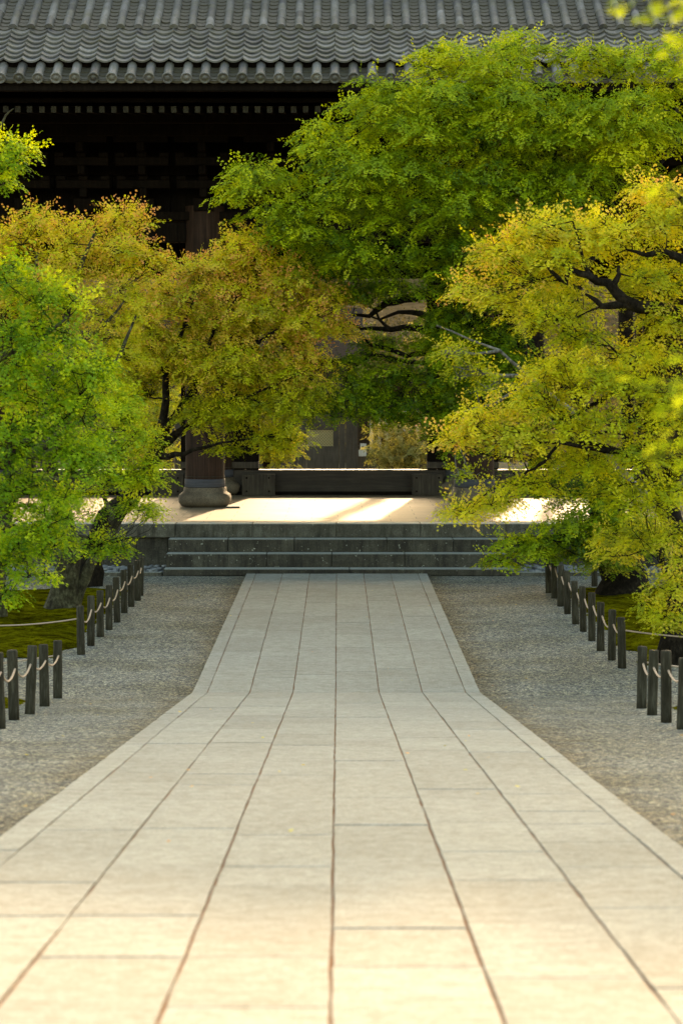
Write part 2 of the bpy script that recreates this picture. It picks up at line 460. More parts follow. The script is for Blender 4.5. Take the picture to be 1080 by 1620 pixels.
def moss_bed(name, x0, x1, y0, y1):
    nx, ny = int(abs(x1 - x0) / 0.06), int((y1 - y0) / 0.06)
    xs = np.linspace(x0, x1, nx); ys = np.linspace(y0, y1, ny)
    V = []
    for y in ys:
        for x in xs:
            e = min(x - x0, x1 - x, y - y0, y1 - y)
            h = -0.03 + 0.08 * min(1, e / 0.35)
            h += 0.05 * mnoise.noise(Vector((x * 0.9, y * 0.9, 1))) + 0.022 * mnoise.noise(Vector((x * 4, y * 4, 5))) + 0.012 * mnoise.noise(Vector((x * 13, y * 13, 5)))
            V.append((x, y, gz(y) + h))
    i = np.arange(ny - 1)[:, None] * nx; j = np.arange(nx - 1)[None, :]
    F = np.stack([i + j, i + j + 1, i + nx + j + 1, i + nx + j], -1).reshape(-1, 4)
    o = link(name, np_mesh(name, np.array(V), F), MOSS); o['kind'] = 'structure'
moss_bed('moss', -7.5, -3.25, 29.0, 38.2)
moss_bed('moss', -7.0, -3.1, 16.5, 24.6)
moss_bed('moss', 3.5, 8.5, 28.2, 38.4)
moss_bed('moss', 3.1, 7.5, 15.5, 23.4)

# ------------------------------------------------------------------ the paved path
path = strip_sheet('path', -1.54, 1.51, list(np.arange(-5, 25.6, 0.5)) + list(np.arange(25.6, 40.8, 0.5)), 0.022, SOIL); path['kind'] = 'structure'

def slab(x0, x1, y0, y1, k):
    gap = 0.0045
    x0 += gap; x1 -= gap; y0 += 0.003; y1 -= 0.003
    top = 0.032 + random.uniform(-0.002, 0.002)
    nl = max(2, int((y1 - y0) / 0.14)); nw = max(2, int((x1 - x0) / 0.14))
    pts = []
    for i in range(nw): pts.append((x0 + (x1 - x0) * i / nw, y0))
    for i in range(nl): pts.append((x1, y0 + (y1 - y0) * i / nl))
    for i in range(nw): pts.append((x1 - (x1 - x0) * i / nw, y1))
    for i in range(nl): pts.append((x0, y1 - (y1 - y0) * i / nl))
    n = len(pts); cx, cy = (x0 + x1) / 2, (y0 + y1) / 2
    V = []
    for (x, y) in pts:
        jx = 0.006 * mnoise.noise(Vector((x * 9, y * 3.1, k * 3.3))); jy = 0.002 * mnoise.noise(Vector((x * 5, y * 5, 7.7 + k)))
        V.append((x + jx, y + jy))
    vs = [(x, y, gz(y) - 0.03) for x, y in V] + [(x, y, gz(y) + top - 0.004) for x, y in V]
    ins = []
    for x, y in V:
        ins.append((x + (0.003 if x < cx - 0.01 and abs(x - cx) > (x1 - x0) * .4 else -0.003 if x > cx + 0.01 and abs(x - cx) > (x1 - x0) * .4 else 0),
                    y + (0.005 if abs(y - y0) < 0.02 else -0.005 if abs(y - y1) < 0.02 else 0)))
    vs += [(x, y, gz(y) + top) for x, y in ins]
    vs = [(x - cx, y - cy, z - gz(cy)) for x, y, z in vs]
    fs = [(i, (i+1) % n, n + (i+1) % n, n + i) for i in range(n)] + [(n + i, n + (i+1) % n, 2*n + (i+1) % n, 2*n + i) for i in range(n)] + [tuple(range(2*n, 3*n))]
    me = bpy.data.meshes.new('paving_stone'); me.from_pydata(vs, [], fs); me.update()
    o = link('paving_stone', me, PAVE, path, (cx, cy, gz(cy)))

EX = [-1.55, -1.385, -0.935, -0.475, -0.02, 0.44, 0.90, 1.36, 1.52]
k = 0
for c in range(8):
    for (ya, yb) in ((-4.0, 25.6), (25.6, 40.82)):
        y = ya
        while y < yb - 0.01:
            if c in (0, 7): ln = random.uniform(1.5, 2.6)
            else: ln = random.choice([random.uniform(0.6, 1.0), random.uniform(0.9, 1.5), random.uniform(1.2, 2.0)])
            y2 = y + ln
            if yb - y2 < 0.5: y2 = yb
            slab(EX[c], EX[c+1], y, y2, k); k += 1
            y = y2

# ------------------------------------------------------------------ platform and steps
PZ = 0.805
plat = empty('stone_platform', (0, 42.0, 0))
tag(plat, 'long grey stone platform carrying the wooden gate', 'platform')
m = MB(); m.box(-16, 16, 42.5, 62.5, 0, PZ)
link('floor', m.mesh('floor'), FLOOR, plat)
def blocks(name, xs, y0, y1, z0, z1, material, parent, b=0.011):
    for a, c in zip(xs[:-1], xs[1:]):
        mb = MB(); jx = random.uniform(-0.004, 0.004)
        cx = (a + c) / 2
        mb.box(a + 0.003 - cx, c - 0.003 - cx, -(y1 - y0) / 2 + jx, (y1 - y0) / 2, -(z1 - z0) / 2, (z1 - z0) / 2, b)
        link(name, mb.mesh(name), material, parent, (cx, (y0 + y1) / 2, (z0 + z1) / 2))
Xf = lambda px, Y=41.9: (px - VPX) * Y / FPX
capx = [-16, -14.4, -12.9, -11.3, -9.8, -8.2, -6.7, -5.3, -4.1, Xf(277), Xf(399), Xf(532), Xf(665), Xf(800), 4.5, 6.1, 7.7, 9.3, 10.9, 12.4, 14, 16]
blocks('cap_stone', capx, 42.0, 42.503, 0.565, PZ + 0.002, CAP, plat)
lowx = [-16, -14, -12.5, -11, -9.5, -8, -6.6, -5.5, -4.75, -4.1, -3.52, -2.97]
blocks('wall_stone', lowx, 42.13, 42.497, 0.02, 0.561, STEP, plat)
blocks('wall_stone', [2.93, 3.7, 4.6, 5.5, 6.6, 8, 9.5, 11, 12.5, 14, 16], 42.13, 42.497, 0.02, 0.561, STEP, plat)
stairs = empty('stone_steps', (0, 41.2, 0))
tag(stairs, 'wide dark weathered stone steps rising from the path to the platform', 'steps')
XL, XR = -2.95, 2.90
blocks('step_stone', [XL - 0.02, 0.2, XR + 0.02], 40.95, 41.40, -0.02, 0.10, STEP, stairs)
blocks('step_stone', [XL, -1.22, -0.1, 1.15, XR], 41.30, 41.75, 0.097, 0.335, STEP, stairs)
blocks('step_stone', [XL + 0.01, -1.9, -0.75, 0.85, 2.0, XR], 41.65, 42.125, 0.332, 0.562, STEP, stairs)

# gutter with pebbles beside the steps
for sx, (a, b_) in (('l', (-16, XL - 0.05)), ('r', (XR + 0.05, 16))):
    mb = MB(); n_ = 10; w_ = (b_ - a) / n_
    kerb = empty('gutter_kerb', ((a + b_) / 2, 41.0, 0))
    tag(kerb, 'thin low kerb of the rain gutter ' + ('left of the stone steps' if sx == 'l' else 'right of the stone steps'), 'kerb')
    for i in range(n_):
        q = MB(); q.box(-w_ / 2 + 0.004, w_ / 2 - 0.004, -0.05, 0.05, -0.08, 0.035, 0.008)
        link('kerb_stone', q.mesh('kerb_stone'), CAP, kerb, (a + w_ * (i + 0.5), 41.12, 0))
    lo, hi = max(a, -8), min(b_, 8)
    V, F = [], []
    ico = MB(); ico.lathe([(0.4, -0.8), (0.95, -0.3), (1, 0.2), (0.6, 0.75)], 7)
    T = np.array(ico.v)
    fs = [f for f in ico.f]
    VV, FF = [], []
    for q in range(420):
        s = np.array([random.uniform(0.04, 0.085), random.uniform(0.035, 0.06), random.uniform(0.025, 0.04)])
        an = random.uniform(0, 6.3); R = np.array([[math.cos(an), -math.sin(an), 0], [math.sin(an), math.cos(an), 0], [0, 0, 1]])
        p = np.array([random.uniform(lo, hi), random.uniform(41.22, 42.08), random.uniform(0.0, 0.075)])
        v = (T * (1 + RNG.normal(size=T.shape) * 0.08) * s) @ R.T + p
        o_ = len(VV); VV += v.tolist(); FF += [tuple(i + o_ for i in f) for f in fs]
    me = bpy.data.meshes.new('gutter_pebbles'); me.from_pydata(VV, [], FF); me.update(); smooth(me)
    o = link('gutter_pebbles', me, GUTTER)
    tag(o, 'band of rounded blue grey pebbles at the platform foot, ' + ('left of the steps' if sx == 'l' else 'right of the steps'), 'pebbles', kind='stuff')

# ------------------------------------------------------------------ the gate
gate = empty('temple_gate', (0, 52, 0))
tag(gate, 'large dark wooden temple gate with grey tiled roof standing on the platform', 'gate')
YC = [47.5, 52.2, 57.0]
CX = [-11.6, -7.3, -2.62, 2.70, 7.4, 11.7]

def column_mesh(r, h, seed):
    n, mseg = 32, 20
    V = []
    for j in range(mseg + 1):
        z = h * j / mseg
        for i in range(n):
            a = 2 * math.pi * i / n
            q = mnoise.noise(Vector((math.cos(a) * 6 + seed, math.sin(a) * 6, z * 0.35)))
            rr = r * (1 + 0.012 * q) - (0.012 if q > 0.42 else 0)
            V.append((rr * math.cos(a), rr * math.sin(a), z))
    F = [(j*n + i, j*n + (i+1) % n, (j+1)*n + (i+1) % n, (j+1)*n + i) for j in range(mseg) for i in range(n)]
    return np_mesh('column', np.array(V), np.array(F))
cmesh = [column_mesh(0.385, 5.55, s) for s in (0, 9)]
def stone_base(seed):
    mb = MB()
    def sq(a, z):
        k = 1.0 / (abs(math.cos(a)) ** 5 + abs(math.sin(a)) ** 5) ** 0.2
        t = max(0, min(1, (z - 0.26) / 0.14))
        return (k * (1 - t) + t) * (1 + 0.03 * mnoise.noise(Vector((math.cos(a) * 2 + seed, math.sin(a) * 2, z * 5))))
    mb.lathe([(0.36, 0.0), (0.45, 0.025), (0.505, 0.10), (0.515, 0.19), (0.495, 0.245), (0.455, 0.275), (0.43, 0.31), (0.425, 0.37), (0.42, 0.385)], 48, sq=sq)
    return mb.mesh('base_stone', True)
bmesh_ = [stone_base(0), stone_base(5)]
bandm = MB(); bandm.lathe([(0.398, 0.39), (0.402, 0.40), (0.402, 0.54), (0.396, 0.55)], 40)
bandm = bandm.mesh('foot_band', True)
ringm = MB(); ringm.lathe([(0.392, 0.592), (0.400, 0.598), (0.392, 0.604)], 32); ringm = ringm.mesh('wire_ring', True)
for r_, y in enumerate(YC):
    for i, x in enumerate(CX):
        c = link('column', cmesh[(i + r_) % 2], REDWOOD, gate, (x, y, PZ + 0.38), None)
        link('base_stone', bmesh_[(i + r_) % 2], PLINTH, c, (x, y, PZ))
        link('foot_band', bandm, BAND, c, (x, y, PZ))
        link('wire_ring', ringm, PALEWOOD, c, (x, y, PZ))

def beam(name, x0, x1, y0, y1, z0, z1, material, parent=gate, b=0.012, M=None):
    mb = MB(); c = Vector(((x0 + x1) / 2, (y0 + y1) / 2, (z0 + z1) / 2))
    mb.box(x0 - c.x, x1 - c.x, y0 - c.y, y1 - c.y, z0 - c.z, z1 - c.z, b)
    return link(name, mb.mesh(name), material, parent, c, M)

# thresholds, foot blocks, door boards, lintels of the middle row
for i in range(5):
    a, c = CX[i], CX[i+1]
    z1 = PZ + 0.545
    s = beam('threshold', a + 0.36, c - 0.36, 52.02, 52.38, PZ + 0.04, z1, SILLWOOD)
    beam('sill_rail', a + 0.40, c - 0.40, 51.93, 52.018, PZ + 0.003, PZ + 0.075, DARKWOOD)
    # foot blocks with iron nails
    for sx, xc in ((1, a + 0.40), (-1, c - 0.40)):
        x_in = xc + sx * 0.30; x_out = xc + sx * 1.0
        if i == 2 and sx == 1: x_in, x_out = xc + 0.16, xc + 0.87
        if i == 2 and sx == -1: x_in, x_out = xc - 0.03, xc - 0.70
        fb = beam('foot_block', min(x_in, x_out), max(x_in, x_out), 51.80, 52.017, PZ + 0.003, PZ + 0.46, FOOTWOOD)
        for dx in (0.1, 0.58):
            for dz in (0.09, 0.38):
                nb = MB(); nb.lathe([(0.020, 0), (0.020, 0.012), (0.008, 0.02)], 8)
                link('nail', nb.mesh('nail'), DARKWOOD, fb, (min(x_in, x_out) + dx, 51.80, PZ + dz), (math.radians(90), 0, 0))
    # jamb boards
    if i == 2: jl, jr = -1.70, 1.93
    else: jl, jr = a + 0.78, c - 0.78
    zz = 5.55
    for (u0, u1) in ((a + 0.33, jl), (jr, c - 0.33)):
        nb_ = max(2, int((u1 - u0) / 0.22)); w_ = (u1 - u0) / nb_
        dp = empty('door_jamb', ((u0 + u1) / 2, 52.2, PZ + 0.5), gate)
        for q in range(nb_):
            pb = MB(); pb.box(-w_ / 2 + 0.002, w_ / 2 - 0.002, -0.07 - 0.006 * (q % 2), 0.07, 0, zz - z1, 0.006)
            link('board', pb.mesh('board'), DARKWOOD if q % 2 else DARKWOOD, dp, (u0 + w_ * (q + 0.5), 52.2, z1 + 0.003))
        br_ = MB(); br_.box(u0 - dp.location.x - 0.0, u1 - dp.location.x, -0.05, 0.05, -0.07, 0.07, 0.008)
        link('rail', br_.mesh('rail'), FOOTWOOD, dp, (dp.location.x, 52.05, z1 + 0.10))
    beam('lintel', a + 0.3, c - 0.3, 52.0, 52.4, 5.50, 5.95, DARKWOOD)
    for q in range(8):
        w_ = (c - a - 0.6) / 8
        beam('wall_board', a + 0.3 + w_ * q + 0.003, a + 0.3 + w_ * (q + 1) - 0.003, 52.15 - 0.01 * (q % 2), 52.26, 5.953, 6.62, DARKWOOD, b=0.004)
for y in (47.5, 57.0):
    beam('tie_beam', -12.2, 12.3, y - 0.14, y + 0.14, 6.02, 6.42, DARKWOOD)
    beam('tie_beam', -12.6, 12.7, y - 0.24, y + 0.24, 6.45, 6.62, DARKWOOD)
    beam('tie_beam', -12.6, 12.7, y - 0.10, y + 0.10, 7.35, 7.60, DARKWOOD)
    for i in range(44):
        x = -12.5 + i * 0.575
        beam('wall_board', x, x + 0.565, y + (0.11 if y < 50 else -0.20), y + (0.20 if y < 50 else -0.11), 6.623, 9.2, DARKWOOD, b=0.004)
for x in CX:
    beam('cross_beam', x - 0.14, x + 0.14, 47.66, 56.84, 6.05, 6.40, DARKWOOD)
for i in range(20):
    x = -12.4 + i * 1.25
    beam('ceiling_board', x, x + 1.244, 47.75, 56.75, 6.64 + 0.01 * (i % 2), 6.72, DARKWOOD, b=0.0)

# bracket sets above the front columns (and between them)
bx = sorted([c for c in CX] + [(CX[i] + CX[i+1]) / 2 for i in range(5)] + [CX[2] + 1.33, CX[3] - 1.33, CX[1] + 1.17, CX[4] - 1.17, CX[2] - 1.17, CX[3] + 1.17])
for x in bx:
    bs = empty('bracket_set', (x, 47.3, 6.62), gate)
    def part(n, a0, a1, b0, b1, c0, c1, mt=DARKWOOD):
        mb = MB(); mb.box(a0, a1, b0, b1, c0, c1, 0.01)
        link(n, mb.mesh(n), mt, bs, (x, 47.3, 6.62))
    part('bearing_block', -0.2, 0.2, -0.25, 0.1, 0.003, 0.25)
    for t in range(3):
        yy = -0.35 * (t + 1); z0 = 0.26 + t * 0.42
        part('bracket_arm', -0.07, 0.07, yy - 0.1, 0.1, z0, z0 + 0.17)
        part('bracket_arm', -0.52, 0.52, yy - 0.07, yy + 0.07, z0 + 0.172, z0 + 0.33)
        for dx in (-0.43, 0, 0.43):
            part('bearing_block', dx - 0.09, dx + 0.09, yy - 0.1, yy + 0.1, z0 + 0.332, z0 + 0.415, DARKWOOD)
beam('purlin', -13.5, 13.6, 46.1, 46.3, 8.0, 8.25, DARKWOOD)
beam('purlin', -13.5, 13.6, 45.2, 45.4, 8.15, 8.38, DARKWOOD)

# roof
EY = 42.5; EZ = CAMZ + (592 - 128) * EY / FPX; SL = 0.58
ANG = math.atan(SL); DV = Vector((0, math.cos(ANG), math.sin(ANG))); NV = Vector((0, -math.sin(ANG), math.cos(ANG)))
roof = empty('roof', (0, EY, EZ), gate)
PITCH = 0.328
NCOL = 41; XC0 = -(NCOL // 2) * PITCH - 0.05
tp = lambda x, t, n: Vector((x, EY, EZ)) + DV * (t / math.cos(ANG)) + NV * n
# deck
mb = MB()
z_ = lambda t: EZ + SL * t
vs = [(-15, EY + 0.12, z_(0.12) - 0.07), (15, EY + 0.12, z_(0.12) - 0.07), (15, EY + 5.2, z_(5.2) - 0.07), (-15, EY + 5.2, z_(5.2) - 0.07),
      (-15, EY + 0.12, z_(0) - 0.16), (15, EY + 0.12, z_(0) - 0.16), (15, EY + 5.2, z_(4.4) - 0.16), (-15, EY + 5.2, z_(4.4) - 0.16)]
mb.add(vs, [(0, 1, 2, 3), (4, 7, 6, 5), (0, 4, 5, 1), (1, 5, 6, 2), (2, 6, 7, 3), (3, 7, 4, 0)])
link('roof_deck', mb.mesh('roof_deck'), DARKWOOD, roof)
# unseen remainder of the roofs (upper storey and rear slope), plain, ridge height shaped for where sun and shadow fall
mb = MB()
def slopebox(y0, z0, y1, z1, th, x0=-15, x1=15):
    mb.add([(x0, y0, z0), (x1, y0, z0), (x1, y1, z1), (x0, y1, z1), (x0, y0, z0 - th), (x1, y0, z0 - th), (x1, y1, z1 - th), (x0, y1, z1 - th)],
           [(0, 1, 2, 3), (4, 7, 6, 5), (0, 4, 5, 1), (1, 5, 6, 2), (2, 6, 7, 3), (3, 7, 4, 0)])
slopebox(61.3, 8.85, 56.7, 11.5, 0.25)
slopebox(46.4, 11.9, 52.0, 13.5, 0.25, -13, 13)
slopebox(57.8, 11.9, 52.003, 13.48, 0.25, -13, 13)
link('upper_roof', mb.mesh('upper_roof'), TILE_L, gate)
mb = MB(); mb.box(-11.5, 11.5, 47.75, 56.5, 9.3, 12.1)
link('upper_storey', mb.mesh('upper_storey'), DARKWOOD, gate)

def arc_tile(w, ln, sag, th, n=8, front_drop=0.0, taper=0.0):
    """concave tile: low along its middle, front edge at y=0"""
    mb = MB(); vs = []
    for (y, dz) in ((0, 0), (ln, -0.0)):
        for s in (0, 1):
            for i in range(n + 1):
                u = -1 + 2 * i / n
                vs.append((u * w / 2, y, sag * (abs(u) ** 2.0) - s * th + dz))
    m_ = n + 1
    fs = []
    for i in range(n):
        fs += [(i, i+1, 2*m_ + i + 1, 2*m_ + i), (m_ + i + 1, m_ + i, 3*m_ + i, 3*m_ + i + 1), (m_ + i, m_ + i + 1, i + 1, i), (2*m_ + i, 2*m_ + i + 1, 3*m_ + i + 1, 3*m_ + i)]
    fs += [(0, 2*m_, 3*m_, m_), (n, m_ + n, 3*m_ + n, 2*m_ + n)]
    mb.add(vs, fs)
    return mb.mesh('tile')
def barrel(r, ln, collar=True, disc=False, n=12):
    mb = MB()
    prof = [(1.06, 0), (1.06, 0.045), (1.0, 0.05), (0.98, ln)] if collar else [(1, 0), (0.97, ln)]
    vs = []
    for (k, y) in prof:
        for i in range(n + 1):
            a = math.pi * i / n
            vs.append((r * k * math.cos(a), y, r * k * math.sin(a)))
    m_ = n + 1
    fs = [(j*m_ + i, (j+1)*m_ + i, (j+1)*m_ + i + 1, j*m_ + i + 1) for j in range(len(prof) - 1) for i in range(n)]
    mb.add(vs, fs)
    mb.add([(r * prof[0][0] * math.cos(math.pi * i / n), 0, r * prof[0][0] * math.sin(math.pi * i / n)) for i in range(n + 1)], [tuple(range(n + 1))])
    if disc:
        R = 0.102; c = -0.0
        rings = [(R, 0.03), (R, -0.022), (R * 0.82, -0.022), (R * 0.78, -0.008), (R * 0.42, -0.008), (R * 0.38, -0.018), (R * 0.05, -0.022)]
        vs = []; nn = 20
        for (rr, yy) in rings:
            for i in range(nn):
                a = 2 * math.pi * i / nn
                vs.append((rr * math.cos(a), yy, rr * math.sin(a) + 0.01))
        fs = [(j*nn + i, j*nn + (i+1) % nn, (j+1)*nn + (i+1) % nn, (j+1)*nn + i) for j in range(len(rings) - 1) for i in range(nn)]
        fs += [tuple((len(rings)-1)*nn + i for i in range(nn)), tuple(range(nn))[::-1]]
        mb.add(vs, fs)
        for i in range(12):      # ring of beads round the comma crest
            a = 2 * math.pi * i / 12; x0, z0 = R * 0.60 * math.cos(a), R * 0.60 * math.sin(a) + 0.01
            d = 0.007
            mb.add([(x0 - d, -0.008, z0), (x0, -0.008, z0 - d), (x0 + d, -0.008, z0), (x0, -0.008, z0 + d), (x0, -0.02, z0)], [(0, 1, 4), (1, 2, 4), (2, 3, 4), (3, 0, 4)])
    me = mb.mesh('tile'); smooth(me)
    return me
def jit(s): return random.uniform(-s, s)
def put(name, me, material, x, t, n, j=0.004, tilt=0.0, yaw=0.0):
    return link(name, me, material, roof, tp(x + jit(j), t + jit(j), n + jit(j * 0.6)), (ANG + tilt + jit(0.006), jit(0.01), yaw + jit(0.012)))
skirt_me = arc_tile(PITCH * 1.0, 0.30, 0.066, 0.030, 8)
eave_me = barrel(0.086, 0.60, collar=True, disc=True)
round_me = barrel(0.080, 0.40)
crescent = arc_tile(PITCH * 1.04, 0.2, 0.055, 0.05, 8)
for c in range(NCOL):
    x = XC0 + c * PITCH
    put('round_eave_tile', eave_me, TILE, x, 0.0, 0.05, 0.006)
    put('eave_edge_tile', crescent, TILE_L, x + PITCH / 2, 0.03, -0.01, 0.003)
    for r in range(7):
        put('overlapping_tile', skirt_me, TILE, x + PITCH / 2, 0.44 + 0.182 * r, 0.165 + 0.002 * r, 0.004, tilt=-0.17)
    for r in range(6):
        put('round_tile', round_me, TILE, x, 1.70 + 0.31 * r, 0.205 - 0.010 * r, 0.004, tilt=-0.0)
# pan tiles between the rounds, too small to tell apart: joined
pv, pf = [], []
pan = arc_tile(PITCH * 0.9, 0.24, 0.05, 0.03, 6)
PT = np.array([v.co for v in pan.vertices]); PF = [tuple(p.vertices) for p in pan.polygons]
def put_pan(x, t, n, tilt, sc=1.0):
    ca, sa = math.cos(ANG + tilt), math.sin(ANG + tilt)
    P = PT.copy(); P[:, 0] *= sc
    Q = np.stack([P[:, 0], P[:, 1] * ca - P[:, 2] * sa, P[:, 1] * sa + P[:, 2] * ca], 1) + np.array(tp(x, t, n)) + RNG.normal(size=3) * 0.003
    o_ = len(pv); pv.extend(Q.tolist()); pf.extend([tuple(i + o_ for i in f) for f in PF])
for c in range(-3, NCOL + 3):
    x = XC0 + c * PITCH + PITCH / 2
    for r in range(4): put_pan(x, 0.06 + 0.13 * r, 0.0 + 0.004 * r, -0.08)
    for r in range(22): put_pan(x, 1.74 + 0.150 * r, 0.155, -0.08)
    if c < 0 or c >= NCOL:
        for r in range(7): put_pan(x, 0.44 + 0.182 * r, 0.15, -0.09, 1.1)
me = bpy.data.meshes.new('pan_tiles'); me.from_pydata(pv, [], pf); me.update()
o = link('pan_tiles', me, TILE_L, roof); o['kind'] = 'stuff'
# continuing rows of round tiles above the picture
mb = MB()
for c in range(-3, NCOL + 3):
    x = XC0 + c * PITCH
    for (t0, t1, n0) in ((3.5, 5.1, 0.15), (0.0, 0.5, 0.05), (1.70, 3.55, 0.17)):
        if t0 < 3 and 0 <= c < NCOL: continue
        a = tp(x, t0, n0); b2 = tp(x, t1, n0)
        vs = []
        for p in (a, b2):
            for i in range(9):
                w = math.pi * i / 8; q = p + Vector((0.092 * math.cos(w), 0, 0)) + NV * 0.092 * math.sin(w); vs.append(q)
        mb.add(vs, [(i, 9 + i, 10 + i, i + 1) for i in range(8)] + [tuple(range(9))])
o = link('far_round_tiles', mb.mesh('far_round_tiles', True), TILE, roof); o['kind'] = 'stuff'
# raised bed under the overlapping tiles
mb = MB()
c0 = [tp(-14.5, 0.50, 0.13), tp(14.5, 0.50, 0.13), tp(14.5, 5.2, 0.13), tp(-14.5, 5.2, 0.13), tp(-14.5, 0.50, -0.05), tp(14.5, 0.50, -0.05), tp(14.5, 5.2, -0.05), tp(-14.5, 5.2, -0.05)]
mb.add(c0, [(0, 1, 2, 3), (4, 7, 6, 5), (0, 4, 5, 1), (1, 5, 6, 2), (2, 6, 7, 3), (3, 7, 4, 0)])
link('tile_bed', mb.mesh('tile_bed'), DARKWOOD, roof)
# eave boards and rafters
beam('eave_board', -14.6, 14.6, EY + 0.10, EY + 0.22, EZ - 0.17, EZ - 0.07, DARKWOOD, roof)
beam('eave_board', -14.6, 14.6, 43.42, 43.56, 8.34, 8.42, DARKWOOD, roof)
RZ = CAMZ + (592 - 173) * 43.4 / FPX
raf = MB(); raf.box(-0.048, 0.048, 0, 4.2, -0.058, 0.058, 0.006); raf = raf.mesh('rafter')
rcap = MB(); rcap.box(-0.049, 0.049, -0.012, -0.002, -0.059, 0.059, 0.003); rcap = rcap.mesh('rafter_end')
for i in range(118):
    x = -12.7 + i * 0.2165
    o = link('rafter', raf, DARKWOOD, roof, (x + jit(0.006), 43.4, RZ), (math.radians(5), 0, 0))
    link('rafter_end', rcap, PALEWOOD, roof, (x + jit(0.004), 43.4, RZ + jit(0.004)), (math.radians(5), 0, 0))
mb = MB(); mb.add([(-14, 43.6, RZ + 0.075), (14, 43.6, RZ + 0.075), (14, 47.6, RZ + 0.43), (-14, 47.6, RZ + 0.43)], [(0, 1, 2, 3)])
mb.add([(-14, 43.6, RZ + 0.10), (14, 43.6, RZ + 0.10), (14, 47.6, RZ + 0.46), (-14, 47.6, RZ + 0.46)], [(0, 1, 2, 3)])
link('soffit', mb.mesh('soffit'), DARKWOOD, roof)

# flat stone lying on the platform beside the left column
mb = MB(); mb.box(-0.13, 0.13, -0.16, 0.16, 0, 0.035, 0.008)
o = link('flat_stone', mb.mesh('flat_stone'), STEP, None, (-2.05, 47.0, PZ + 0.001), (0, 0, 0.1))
tag(o, 'thin flat stone lying on the platform beside the left gate column', 'stone')

# ------------------------------------------------------------------ rope fences
def post_mesh(seed):
    mb = MB(); r = 0.048
    rs = random.Random(seed); j = [1 + rs.uniform(-0.05, 0.05) for _ in range(6)]
    mb.lathe([(r * 1.02 * j[0], -0.06), (r * j[1], 0.1), (r * j[2], 0.3), (r * 0.98 * j[3], 0.5), (r * 0.97 * j[4], 0.578), (r * 0.86, 0.592)], 14,
             sq=lambda a, z: 1 + 0.03 * math.sin(a * 3 + seed))
    return mb.mesh('post', False)
pmesh = [post_mesh(s) for s in range(5)]
for p_ in pmesh: smooth(p_)
def rope_poly(a, b, sag, r=0.0105, n=10):
    out = []
    for i in range(n + 1):
        t = i / n
        p = a.lerp(b, t); p = Vector((p.x, p.y, p.z - sag * 4 * t * (1 - t)))
        out.append((p, r))
    return out
def fence(label, pts, extra=None, side=1):
    f = empty('rope_fence', (pts[0][0], pts[0][1], gz(pts[0][1])))
    tag(f, label, 'fence', 'rope fences along the court')
    tops = []
    for k_, (x, y) in enumerate(pts):
        h = random.uniform(0.97, 1.06); tx, ty = random.uniform(-0.035, 0.035), random.uniform(-0.03, 0.03)
        o = link('post', pmesh[k_ % 5], POSTM, f, (x, y, gz(y)), (tx, ty, random.uniform(0, 6)))
        o.scale = (1, 1, h)
        tops.append(Vector((x + 0.012, y, gz(y) + 0.44 * h)))
    for a, b in zip(tops[:-1], tops[1:]):
        link('rope', tubes_mesh('rope', [rope_poly(a, b, random.uniform(0.07, 0.11))], 7), ROPE, f)
    if extra:
        a = tops[extra[0]]
        b = Vector(extra[1]); link('rope', tubes_mesh('rope', [rope_poly(a, b, extra[2], 0.009, 20)], 7), ROPE, f)
        o = link('post', pmesh[1], POSTM, f, (b.x, b.y, gz(b.y)))
    return f
yb = lambda py: 4533 / (py - 922.6) if py > 1102 else 12996 / (py - 592)
LN = [(0, 1150), (22.5, 1137), (47.5, 1127), (71, 1115.5), (91.5, 1103)]
LF = [(128.6, 1034), (144, 1020), (159, 1006), (173, 995), (185.5, 983), (197, 968.5), (208, 958.6), (218, 949), (222.5, 941)]
RN = [(1078.6, 1151.5), (1053, 1141), (1030.5, 1128.6), (1014, 1119)]
RF = [(983, 1055.5), (966.7, 1042.5), (949.4, 1028), (935.5, 1012), (922, 998), (910, 986), (897, 970), (886, 958), (876, 945), (867, 937)]
W = lambda L_: [((px - VPX) * yb(py) / FPX, yb(py)) for px, py in L_]
ln = [(-2.80, 17.2), (-2.81, 18.55)] + W(LN); rn = [(2.85, 17.3), (2.86, 18.6)] + W(RN)
fence('short near rope fence at the left edge, in front of the moss gap', ln, (len(ln) - 1, (-6.6, 25.4, gz(25.4) + 0.33), 0.12))
fence('long rope fence left of the path, running to the stone steps', W(LF), (0, (-5.3, 29.2, 0.47), 0.10))
fence('short near rope fence at the right edge of the photo', rn, (len(rn) - 1, (6.6, 24.0, gz(24.0) + 0.36), 0.12))
fence('long rope fence right of the path, running to the stone steps', W(RF), (0, (6.6, 28.2, 0.42), 0.12))
# single post by the far right tree
o = link('fence_post', pmesh[2], POSTM, None, (4.15, 38.9, 0)); tag(o, 'single dark post left of the broad maple trunk, behind the right fence', 'post')

# ------------------------------------------------------------------ trees
def leaf_template(five=True):
    if five: lobes = [(-1.85, 0.55), (-0.85, 0.88), (0.0, 1.0), (0.85, 0.88), (1.85, 0.55)]
    else: lobes = [(-1.2, 0.75), (0.0, 1.0), (1.2, 0.75)]
    V = []
    for a, l in lobes:
        d = np.array([math.sin(a), math.cos(a)]); p = np.array([math.cos(a), -math.sin(a)])
        w = 0.24 if five else 0.40
        b0 = d * 0.16 + p * w; b1 = d * 0.16 - p * w; t = d * l
        V += [(b0[0], b0[1], 0), (t[0], t[1], -0.16 * l), (b1[0], b1[1], 0)]
    V = np.array(V) * 0.5
    return V

LT5, LT3 = leaf_template(True), leaf_template(False)

